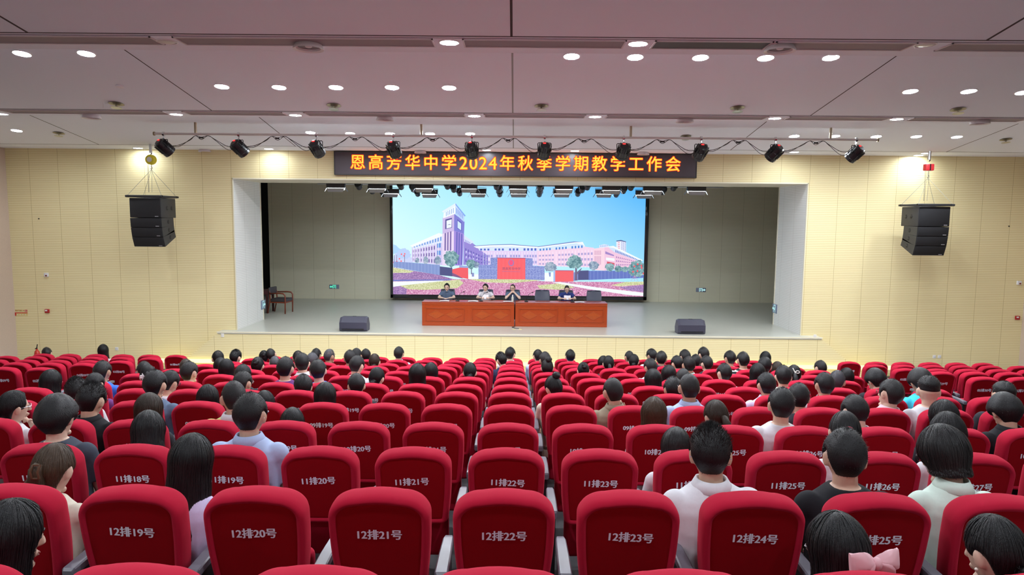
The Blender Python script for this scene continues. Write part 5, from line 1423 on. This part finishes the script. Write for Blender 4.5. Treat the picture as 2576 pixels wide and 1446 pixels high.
def f_tie(mb): mb.rings([[(.0+.026*cos(a)*r_, -.112-.012*t, .008+.024*sin(a)*r_) for a in [2*PI*k/14 for k in range(14)]] for t, r_ in ((0, .8), (.5, 1.05), (1, .85))])
def f_earring(mb): mb.ball((-.088, -.004, -.046), .006, n=10, h=8)
def f_patch(mb): pass
SKIN = [mat('skin_a', (.58, .365, .26), .5, sss=.06), mat('skin_b', (.64, .43, .325), .5, sss=.06), mat('skin_c', (.47, .28, .19), .5, sss=.06), mat('skin_stagelit', (.76, .54, .42), .5, sss=.06)]  # last skin lightened in place of missing front light on the stage faces
TRS = [mat('trousers_dark', (.012, .013, .018), .8), mat('trousers_navy', (.02, .028, .06), .8), mat('trousers_khaki', (.12, .09, .06), .8)]
def cloth(n, c): return mat('cloth_'+n, c, .85, spec=.2, noise=.05, nscale=60, bump=.35, bscale=22, sheen=.1)
SH = {'white': cloth('white', (.66, .65, .69)), 'black': cloth('black', (.012, .012, .015)), 'navy': cloth('navy', (.018, .024, .06)), 'grey': cloth('grey', (.16, .16, .17)), 'slate': cloth('slate', (.05, .06, .085)),
      'lilac': cloth('lilac', (.58, .50, .72)), 'light blue': cloth('light_blue', (.38, .46, .68)), 'blue': cloth('blue', (.05, .16, .70)), 'cyan': cloth('cyan', (.06, .58, .80)), 'yellow': cloth('yellow', (.70, .68, .26)),
      'mint': cloth('mint', (.42, .70, .62)), 'pale green': cloth('pale_green', (.62, .74, .66)), 'pink': cloth('pink', (.66, .48, .54)), 'cream': cloth('cream', (.62, .56, .46)), 'khaki': cloth('khaki', (.27, .22, .155)),
      'purple': cloth('purple', (.14, .04, .18)), 'orange': cloth('orange', (.75, .26, .05)), 'dark': cloth('dark', (.03, .03, .038)), 'grey blue': cloth('grey_blue', (.10, .14, .22)), 'deep blue': cloth('deep_blue', (.03, .05, .20))}
def striped(name, c1, c2, sc):
    m = bpy.data.materials.new(name); m.use_nodes = True; nt = m.node_tree; b_ = nt.nodes['Principled BSDF']; b_.inputs['Roughness'].default_value = .85
    tc_ = nt.nodes.new('ShaderNodeTexCoord'); sp_ = nt.nodes.new('ShaderNodeSeparateXYZ'); nt.links.new(tc_.outputs['Object'], sp_.inputs[0])
    f = math_node(nt, 'LESS_THAN', math_node(nt, 'FRACT', math_node(nt, 'MULTIPLY', sp_.outputs[2], sc)), .35)
    mx_ = nt.nodes.new('ShaderNodeMix'); mx_.data_type = 'RGBA'; mx_.inputs['A'].default_value = (*c1, 1); mx_.inputs['B'].default_value = (*c2, 1)
    nt.links.new(f, mx_.inputs['Factor']); nt.links.new(mx_.outputs['Result'], b_.inputs['Base Color']); return m
SH['striped black'] = striped('cloth_black_stripe', (.012, .012, .016), (.62, .60, .62), 22)
SH['striped white'] = striped('cloth_white_stripe', (.70, .68, .76), (.40, .40, .62), 80)
SH['plaid'] = striped('cloth_plaid', (.70, .66, .68), (.42, .20, .24), 40)
def put(name, me, root, m, X=None):
    o = link(name, me, root)
    if X is not None: o.matrix_basis = X
    if m is not None: o.material_slots[0].link = 'OBJECT'; o.material_slots[0].material = m
    return o
def figure(name, label, loc, rz, scale, sex, hair, hcol, shirt, yaw, pitch, pose, sleeve, skin, extras, group, lean=0, face=False, tr=0):
    """a seated person: the body is the root mesh, hair, clothes and worn things are its children"""
    q = lambda a, st: int(round(a/st)*st)
    yaw, pitch = q(yaw, 15), q(pitch, 10)
    root = bpy.data.objects.new(name, body_mesh(sex, yaw, pitch, pose)); COL.objects.link(root)
    root.material_slots[0].link = 'OBJECT'; root.material_slots[0].material = SKIN[skin]
    root.location = loc; root.rotation_euler = (0, rad(lean), rz); root.scale = (scale,)*3
    tag(root, label, 'person', group)
    Hm = head_matrix(yaw, pitch, pose)
    fem = sex == 'f'; hs = Matrix.Diagonal((1, 1, 1, 1))
    ho = put('hair', hair_mesh(hair), root, HM[hcol], Hm)
    so = put('shirt', shirt_mesh(sex, sleeve, pose), root, SH[shirt])
    if 'collar' in extras: put('collar', collar_mesh(sex, pose), root, SH[extras['collar']] if extras['collar'] in SH else SH[shirt])
    put('trousers', trousers_mesh(sex), root, TRS[tr])
    if face or abs(yaw) >= 30:
        put('eyes', acc('eyes', f_eyes), root, ACC_M['eye'], Hm); put('irises', acc('irises', f_irises), root, ACC_M['iris'], Hm); put('eyebrows', acc('eyebrows', f_brows), root, HM['soft'], Hm); put('lips', acc('lips', f_lips), root, ACC_M['lip'], Hm)
    if 'glasses' in extras: put('glasses', acc('glasses', f_glasses), root, GL[extras['glasses']], Hm)
    for k, fn, m_ in (('bow', f_bow, mat('bow_pink', (.72, .42, .46), .6, sheen=.2)), ('claw', f_claw, mat('claw_brown', (.10, .055, .03), .25)), ('hair_pin', f_pin, plate_w), ('flower_clip', f_flower, plate_w), ('ribbon', f_ribbon, mat('ribbon_white', (.72, .76, .70), .5)),
                      ('hair_tie', f_tie, mat('tie_red', (.25, .01, .03), .6)), ('earring', f_earring, mat('earring_pearl', (.8, .75, .65), .2))):
        if k in extras: put({'claw': 'hair_claw'}.get(k, k), acc(k, fn), ho, m_)
    return root, Hm
# ------------------------------------------------------------------ the audience
YOFF = .115                     # people sit clear of the back cushion
HEADY = .262+.022+YOFF-.01
CLO = {'white': 'white', 'grey blue': 'grey-blue'}
def audience(u, v, r, hair='short', hcol='black', shirt='dark', yaw=0, pitch=0, sex='m', pose='lap', sleeve='short', blk='m', k=None, seen=False, note='', skin=None, slide=0, **ex):
    Y = row_y(r)+HEADY
    app = yaw; yaw = yaw + .8*math.degrees(math.atan((u-1296)/1717))
    hp = atY(u, v, Y); z0 = row_z(r)
    thick_top = {'spiky': .034, 'mop': .030, 'curly': .028, 'buzz': .008, 'bald': .003, 'crown': .010, 'bun': .03, 'topbun': .05}.get(hair, .018)
    top = 1.105+.105+.116*HEADS-.006*abs(pitch)/10
    s = (hp[2]-z0)/(top+thick_top); s0 = s; s = min(1.16, max(.84, s))
    if k is None:
        xs = {kk: seat_x((blk, r, kk)) for kk in (range(-9, 10) if blk == 'm' else range(0, 9))}
        free = [kk for kk in xs if (blk, r, kk) not in OCC]
        k = min(free, key=lambda kk: abs(xs[kk]-hp[0]))
    key = (blk, r, k); OCC.add(key)
    sx = seat_x(key); dx = hp[0]-sx; shift = max(-.05, min(.05, dx))+slide; rest = dx-shift
    lean = math.degrees(math.asin(max(-.30, min(.30, rest/(1.20*s)))))
    acc_txt = note
    what = 'person'
    if seen: what += ' in %s' % {'white': 'white', 'striped black': 'striped black', 'striped white': 'striped', 'plaid': 'plaid'}.get(shirt, shirt)+(' shirt' if 'collar' in ex else ' top')
    if acc_txt: what += ' '+acc_txt
    elif not seen: what += {True: ' turned left', False: ' turned right'}[app < 0]*(abs(app) >= 15)
    lab = '%s, %s row, %s' % (what, ORD[r], where(key).replace(' of the middle column', ' of middle').replace('in the straight middle column', 'middle column').replace('from the aisle in the left side block', 'of left block'))
    sk = skin if skin is not None else (abs(int(u*7+r)) % 3 if sex == 'm' else 1)
    tr = int(u) % 3
    o, Hm = figure('person', lab, (sx+shift, row_y(r)+YOFF, z0), 0, s, sex, hair, hcol, shirt, yaw, pitch, pose, sleeve, sk, ex, 'seated audience', lean, tr=tr)
    DBG.append((u, v, r, key, round(s0, 3), round(dx, 2)))
    return o, Hm
DBG = []
A = audience
# rows nearest the camera
A(2118, 1294, 13, 'mid', 'black', 'dark', -28, 10, 'f', glasses='silver', bow=1, note='wearing a large pink bow')
A(2515, 1298, 13, 'lowbun', 'black', 'dark', -48, 10, 'f', earring=1, note='turned left at the bottom right corner')
A(8, 1262, 13, 'long', 'black', 'dark', 62, 10, 'f', note='turned right at the bottom left corner', k=-3)
A(1790, 1063, 12, 'spiky', 'black', 'white', -5, 0, 'm', seen=True, collar=1, glasses='blue', sleeve='long', note='and blue glasses', skin=0, k=2)
A(2130, 1079, 12, 'short', 'black', 'black', 0, 0, 'm', seen=True, skin=0)
A(2402, 1079, 12, 'crop', 'soft', 'pale green', -40, 20, 'f', seen=True, collar=1, glasses='dark', sleeve='long', note='bending over')
A(130, 1117, 12, 'clip', 'light', 'cream', 30, 10, 'f', seen=True, claw=1, note='with a hair claw')
A(475, 1097, 12, 'long', 'black', 'lilac', 20, 10, 'f', seen=True, sleeve='long', k=-3)
A(137, 990, 11, 'mop', 'black', 'slate', 20, 0, 'm', seen=True, glasses='dark', skin=1)
A(370, 1037, 11, 'bob', 'black', 'white', 15, 20, 'f', pose='phone', note='holding a white sheet')
A(625, 989, 11, 'short', 'black', 'light blue', 15, 0, 'm', seen=True, glasses='silver', skin=0, collar=1, sleeve='short')
A(1698, 1078, 11, 'bob', 'soft', 'white', 0, 20, 'f', note='with bowed head')
A(2130, 1038, 11, 'pony', 'black', 'white', 0, 20, 'f', hair_tie=1, note='with a red-tied ponytail')
A(2388, 1041, 11, 'long', 'black', 'white', -10, 10, 'f', note='with head lowered')
A(30, 981, 10, 'clip', 'black', 'white', 55, 0, 'f', seen=True, pose='chin', glasses='silver', note='in profile, hand at chin')
A(222, 961, 10, 'spiky', 'black', 'black', 25, 10, 'm', seen=True, collar=1, glasses='dark', skin=0)
A(371, 991, 10, 'long', 'brown', 'dark', 30, 10, 'f', glasses='silver')
A(588, 958, 10, 'buzz', 'soft', 'yellow', -10, 0, 'm', seen=True, collar='white', skin=0)
A(738, 1027, 10, 'bob', 'black', 'dark', 0, 20, 'f')
A(1645, 999, 10, 'long', 'light', 'white', 0, 0, 'f')
A(1806, 1007, 10, 'pony', 'brown', 'cream', -25, 10, 'f')
A(1968, 975, 10, 'short', 'black', 'white', 0, 0, 'm', seen=True, note='with a leather patch', skin=0, k=4, slide=-.07)
A(2160, 996, 10, 'short', 'black', 'striped white', -15, 20, 'm', seen=True, collar=1)
A(2380, 1008, 10, 'bob', 'black', 'dark', -20, 10, 'f', glasses='silver')
A(2542, 990, 10, 'mop', 'black', 'black', -30, 20, 'm', seen=True, collar=1, k=7, skin=0)
A(195, 944, 9, 'spiky', 'black', 'white', 0, 0, 'm')
A(387, 931, 9, 'short', 'black', 'grey blue', 20, 0, 'm', seen=True, skin=0)
A(525, 967, 9, 'long', 'black', 'dark', 0, 0, 'f')
A(668, 983, 9, 'bob', 'black', 'dark', 0, 10, 'f')
A(817, 963, 9, 'long', 'black', 'white', 10, 10, 'f', glasses='silver')
A(1545, 949, 9, 'buzz', 'soft', 'khaki', -15, 0, 'm', seen=True, pose='chin', collar=1, note='hand at face', skin=0, k=2)
A(1736, 940, 9, 'buzz', 'soft', 'light blue', -10, 0, 'm', seen=True, glasses='dark', collar=1)
A(2010, 963, 9, 'short', 'black', 'dark', 0, 0, 'm', k=5)
A(2245, 950, 9, 'short', 'soft', 'pink', -40, 0, 'm', seen=True, glasses='dark', collar=1, skin=1, k=6)
A(2340, 945, 9, 'fade', 'black', 'white', -15, 0, 'm', seen=True, skin=1)
A(2528, 957, 9, 'fade', 'black', 'dark', -30, 0, 'm', seen=True)
A(124, 931, 8, 'long', 'black', 'dark', 25, 10, 'f', hair_pin=1, glasses='pink', note='with a white hair pin')
A(236, 938, 8, 'short', 'black', 'purple', 20, 10, 'm', seen=True)
A(421, 931, 8, 'short', 'black', 'white', 40, 10, 'm', seen=True, glasses='dark', k=-7)
A(610, 932, 8, 'short', 'soft', 'grey', 30, 0, 'm', glasses='silver', k=-5)
A(764, 940, 8, 'curly', 'black', 'dark', 0, 0, 'm')
A(898, 940, 8, 'short', 'black', 'dark', 0, 10, 'm')
A(1397, 938, 8, 'topbun', 'black', 'cream', -35, 10, 'f', pose='chin', note='with a high bun, hand at cheek')
A(1693, 946, 8, 'curly', 'black', 'dark', -15, 0, 'm')
A(1930, 937, 8, 'short', 'black', 'lilac', -20, 0, 'm', seen=True, collar=1)
A(2076, 937, 8, 'short', 'black', 'white', -20, 0, 'm', seen=True, glasses='silver')
A(2325, 927, 8, 'mop', 'soft', 'cyan', -30, 20, 'm', seen=True, glasses='silver')
A(256, 907, 7, 'short', 'soft', 'blue', 30, 0, 'm', seen=True, note='holding a tablet')
A(374, 918, 7, 'clip', 'black', 'white', 0, 10, 'f', flower_clip=1, note='with a white flower clip')
A(474, 909, 7, 'short', 'soft', 'yellow', 35, 0, 'm', seen=True)
A(610, 916, 7, 'short', 'black', 'dark', 10, 0, 'm')
A(716, 898, 7, 'short', 'black', 'purple', 10, 0, 'm')
A(800, 903, 7, 'short', 'soft', 'blue', 0, 0, 'm', seen=True, glasses='dark', skin=1, k=-4)
A(945, 924, 7, 'lowbun', 'black', 'white', 20, 10, 'f')
A(1050, 915, 7, 'long', 'black', 'dark', 0, 0, 'f')
A(1646, 929, 7, 'bob', 'black', 'dark', -30, 10, 'f')
A(1720, 926, 7, 'buzz', 'soft', 'grey', -10, 0, 'm')
A(1972, 919, 7, 'short', 'black', 'cream', 0, 0, 'm', seen=True, skin=1)
A(2105, 931, 7, 'crown', 'grey', 'grey', 15, 0, 'm')
A(2211, 927, 7, 'mop', 'black', 'dark', -40, 20, 'm')
A(365, 909, 6, 'short', 'black', 'dark', 0, 10, 'm')
A(570, 903, 6, 'long', 'black', 'dark', 0, 0, 'f')
A(760, 888, 6, 'short', 'black', 'white', 0, 0, 'm', seen=True, collar=1)
A(894, 895, 6, 'short', 'soft', 'white', 20, 10, 'm', seen=True, skin=1)
A(1084, 912, 6, 'long', 'black', 'dark', 0, 0, 'f')
A(1182, 912, 6, 'lowbun', 'black', 'lilac', 0, 10, 'f', seen=True)
A(1682, 918, 6, 'long', 'black', 'dark', 0, 0, 'f')
A(1823, 913, 6, 'short', 'black', 'white', -25, 0, 'm', glasses='dark', skin=1)
A(1906, 914, 6, 'long', 'black', 'dark', 0, 0, 'f')
A(1998, 918, 6, 'pony', 'black', 'dark', 0, 10, 'f', ribbon=1, note='with a white hair ribbon')
A(2128, 924, 6, 'bob', 'black', 'dark', 0, 0, 'f')
A(468, 903, 5, 'short', 'brown', 'dark', 0, 10, 'm')
A(555, 900, 5, 'bob', 'black', 'dark', 0, 10, 'f')
A(648, 895, 5, 'bun', 'black', 'dark', 15, 0, 'f')
A(1377, 897, 5, 'topbun', 'soft', 'dark', 0, 0, 'f', note='with a top bun')
A(1468, 909, 5, 'bun', 'black', 'striped black', 0, 10, 'f')
A(1638, 901, 5, 'short', 'soft', 'white', -25, 0, 'm')
A(1734, 896, 5, 'crown', 'soft', 'mint', -10, 0, 'm', seen=True, collar=1)
A(1925, 897, 5, 'short', 'black', 'plaid', 0, 0, 'm', seen=True, collar=1)
A(549, 882, 4, 'crown', 'black', 'dark', -10, 0, 'm')
A(692, 896, 4, 'bald', 'grey', 'grey', 0, 10, 'm', note='with a bald head')
A(785, 886, 4, 'grey', 'grey', 'grey', 10, 0, 'm')
A(880, 880, 4, 'grey', 'soft', 'navy', 0, 0, 'm', seen=True)
A(942, 889, 4, 'lowbun', 'brown', 'orange', 10, 0, 'f', seen=True)
A(1372, 885, 4, 'short', 'soft', 'dark', -20, 0, 'm')
A(1531, 894, 4, 'pony', 'black', 'dark', 0, 0, 'f')
A(1706, 895, 4, 'short', 'black', 'dark', -20, 10, 'm')
A(1779, 894, 4, 'short', 'soft', 'dark', -25, 0, 'm')
A(1871, 885, 4, 'short', 'black', 'striped black', -20, 0, 'm', seen=True, glasses='dark')
A(1955, 910, 4, 'bob', 'brown', 'dark', 0, 10, 'f')
A(2064, 905, 4, 'short', 'soft', 'dark', -40, 0, 'm', glasses='dark')
A(592, 878, 3, 'spiky', 'black', 'dark', 30, 0, 'm')
A(750, 882, 3, 'crown', 'soft', 'dark', 0, 0, 'm')
A(827, 878, 3, 'bald', 'grey', 'grey', 35, 0, 'm', note='with a bald crown')
A(896, 876, 3, 'short', 'black', 'dark', 10, 0, 'm')
A(1264, 884, 3, 'spiky', 'black', 'navy', -25, 10, 'm', seen=True, k=0)
A(1518, 895, 3, 'bob', 'black', 'dark', 0, 0, 'f')
A(1594, 891, 3, 'lowbun', 'black', 'dark', 0, 10, 'f')
A(1664, 883, 3, 'short', 'soft', 'navy', 0, 0, 'm', seen=True, collar=1)
A(1750, 891, 3, 'short', 'black', 'dark', 0, 0, 'm')
A(1838, 882, 3, 'short', 'black', 'white', -30, 0, 'm', seen=True)
A(664, 879, 2, 'bun', 'black', 'dark', 0, 0, 'f')
A(682, 872, 2, 'buzz', 'soft', 'purple', 0, 0, 'm', k=-8, seen=True)
A(795, 876, 2, 'short', 'black', 'dark', 15, 0, 'm')
A(921, 877, 2, 'short', 'black', 'dark', 0, 0, 'm')
A(1003, 872, 2, 'short', 'soft', 'light blue', 15, 0, 'm', seen=True, collar=1)
A(1283, 873, 2, 'short', 'black', 'white', 20, 0, 'm', seen=True, collar=1)
A(1354, 879, 2, 'crown', 'soft', 'light blue', -20, 0, 'm', seen=True, glasses='dark', sleeve='long')
A(1435, 879, 2, 'short', 'black', 'blue', 0, 0, 'm', seen=True, sleeve='long')
A(1584, 882, 2, 'buzz', 'soft', 'grey', -20, 0, 'm')
A(1641, 877, 2, 'short', 'black', 'white', -35, 0, 'm', seen=True, glasses='dark')
A(1724, 879, 2, 'curly', 'soft', 'dark', -30, 0, 'm', glasses='silver')
A(1772, 873, 2, 'short', 'soft', 'dark', -20, 0, 'm')
A(1926, 884, 2, 'bob', 'black', 'dark', 0, 0, 'f')
A(119, 873, 1, 'short', 'soft', 'grey', 0, 10, 'm', blk='l')
A(260, 866, 1, 'long', 'black', 'white', 0, 0, 'f', blk='l', seen=True)
place_all_seats()
print('DBG', sorted(DBG, key=lambda q: q[4])[:12], sorted(DBG, key=lambda q: -q[4])[:12], [d for d in DBG if abs(d[5]) > .16])
# leather patch on the white T-shirt
for o in [o for o in COL.objects if o.get('label', '').startswith('person in white top with a leather patch')]:
    bb = MB(); bb.rbox(-.032, .032, -.004, .004, -.020, .020, .002); pt = bb.build('leather_patch', mat('patch_brown', (.14, .10, .07), .6), o, True, 40, (0, .122, .960)); pt.rotation_euler = (rad(-6), 0, 0)
# tablet and sheet held in the audience
for nm, row, k, size, m_, lab, cat, off, tilt in (('tablet', 7, -9, (.20, .012, .14), darkmetal, 'dark tablet held by the person in blue at the left', 'tablet', (.13, .60, .72), 55), ('paper', 11, -4, (.17, .004, .24), paper, 'white sheet held up by the person beside the seat printed 11排18号', 'paper', (.20, .60, .80), 30)):
    key = ('m', row, k); bb = MB(); bb.rbox(-size[0]/2, size[0]/2, -size[1]/2, size[1]/2, -size[2]/2, size[2]/2, size[1]*.3)
    o = bb.build(nm, m_, None, True, 40, (seat_x(key)+off[0], row_y(row)+off[1], row_z(row)+off[2])); o.rotation_euler = (rad(-tilt), 0, 0); tag(o, lab, cat)

# ------------------------------------------------------------------ the four people at the stage table
PS = .835
def panelist(k, u, v, hair, hcol, shirt, pose, pitch, yaw, lab, **ex):
    x = CHX[k]; root, Hm = figure('person', lab, (x, CHY+.20, HS), PI, PS, 'm', hair, hcol, shirt, yaw, pitch, pose, 'short', 3, ex, 'people at the stage table', 0, face=True)
    return root
panelist(0, 1118, 714, 'short', 'black', 'grey blue', 'desk', 0, 0, 'person in grey-blue polo at the left end of the stage table, hands together', collar=1)
panelist(1, 1216, 715, 'short', 'soft', 'white', 'read', 0, 15, 'person in white shirt reading from a sheet at the stage table', collar=1)
panelist(2, 1276, 718, 'buzz', 'buzz', 'grey blue', 'clasp', 0, 15, 'person in grey-blue top with glasses, hands clasped before the mouth', glasses='dark')
panelist(4, 1425, 721, 'buzz', 'buzz', 'deep blue', 'read', 20, 0, 'person in navy T-shirt looking down at a sheet on the stage')
for k, lab in ((1, 'white sheet held by the person in white at the stage table'), (4, 'white sheet held by the person in navy at the stage table')):
    bb = MB(); n = 5; X = T4(CHX[k], CHY-.36, HS+DZ+.085) @ R4('X', 52)
    vs = [(.19*(i/n-.5), .14*(j/n-.5), .006*sin(2.5*i/n*PI)) for i in range(n+1) for j in range(n+1)]; kk = len(vs); vs += [(x, y, z-.002) for x, y, z in vs]
    fs = [(i*(n+1)+j, (i+1)*(n+1)+j, (i+1)*(n+1)+j+1, i*(n+1)+j+1) for i in range(n) for j in range(n)]
    bb.add(vs, fs+[tuple(kk+x for x in f[::-1]) for f in fs], None, X); tag(bb.build('paper', paper, None, True), lab, 'paper', 'sheets held on the stage')
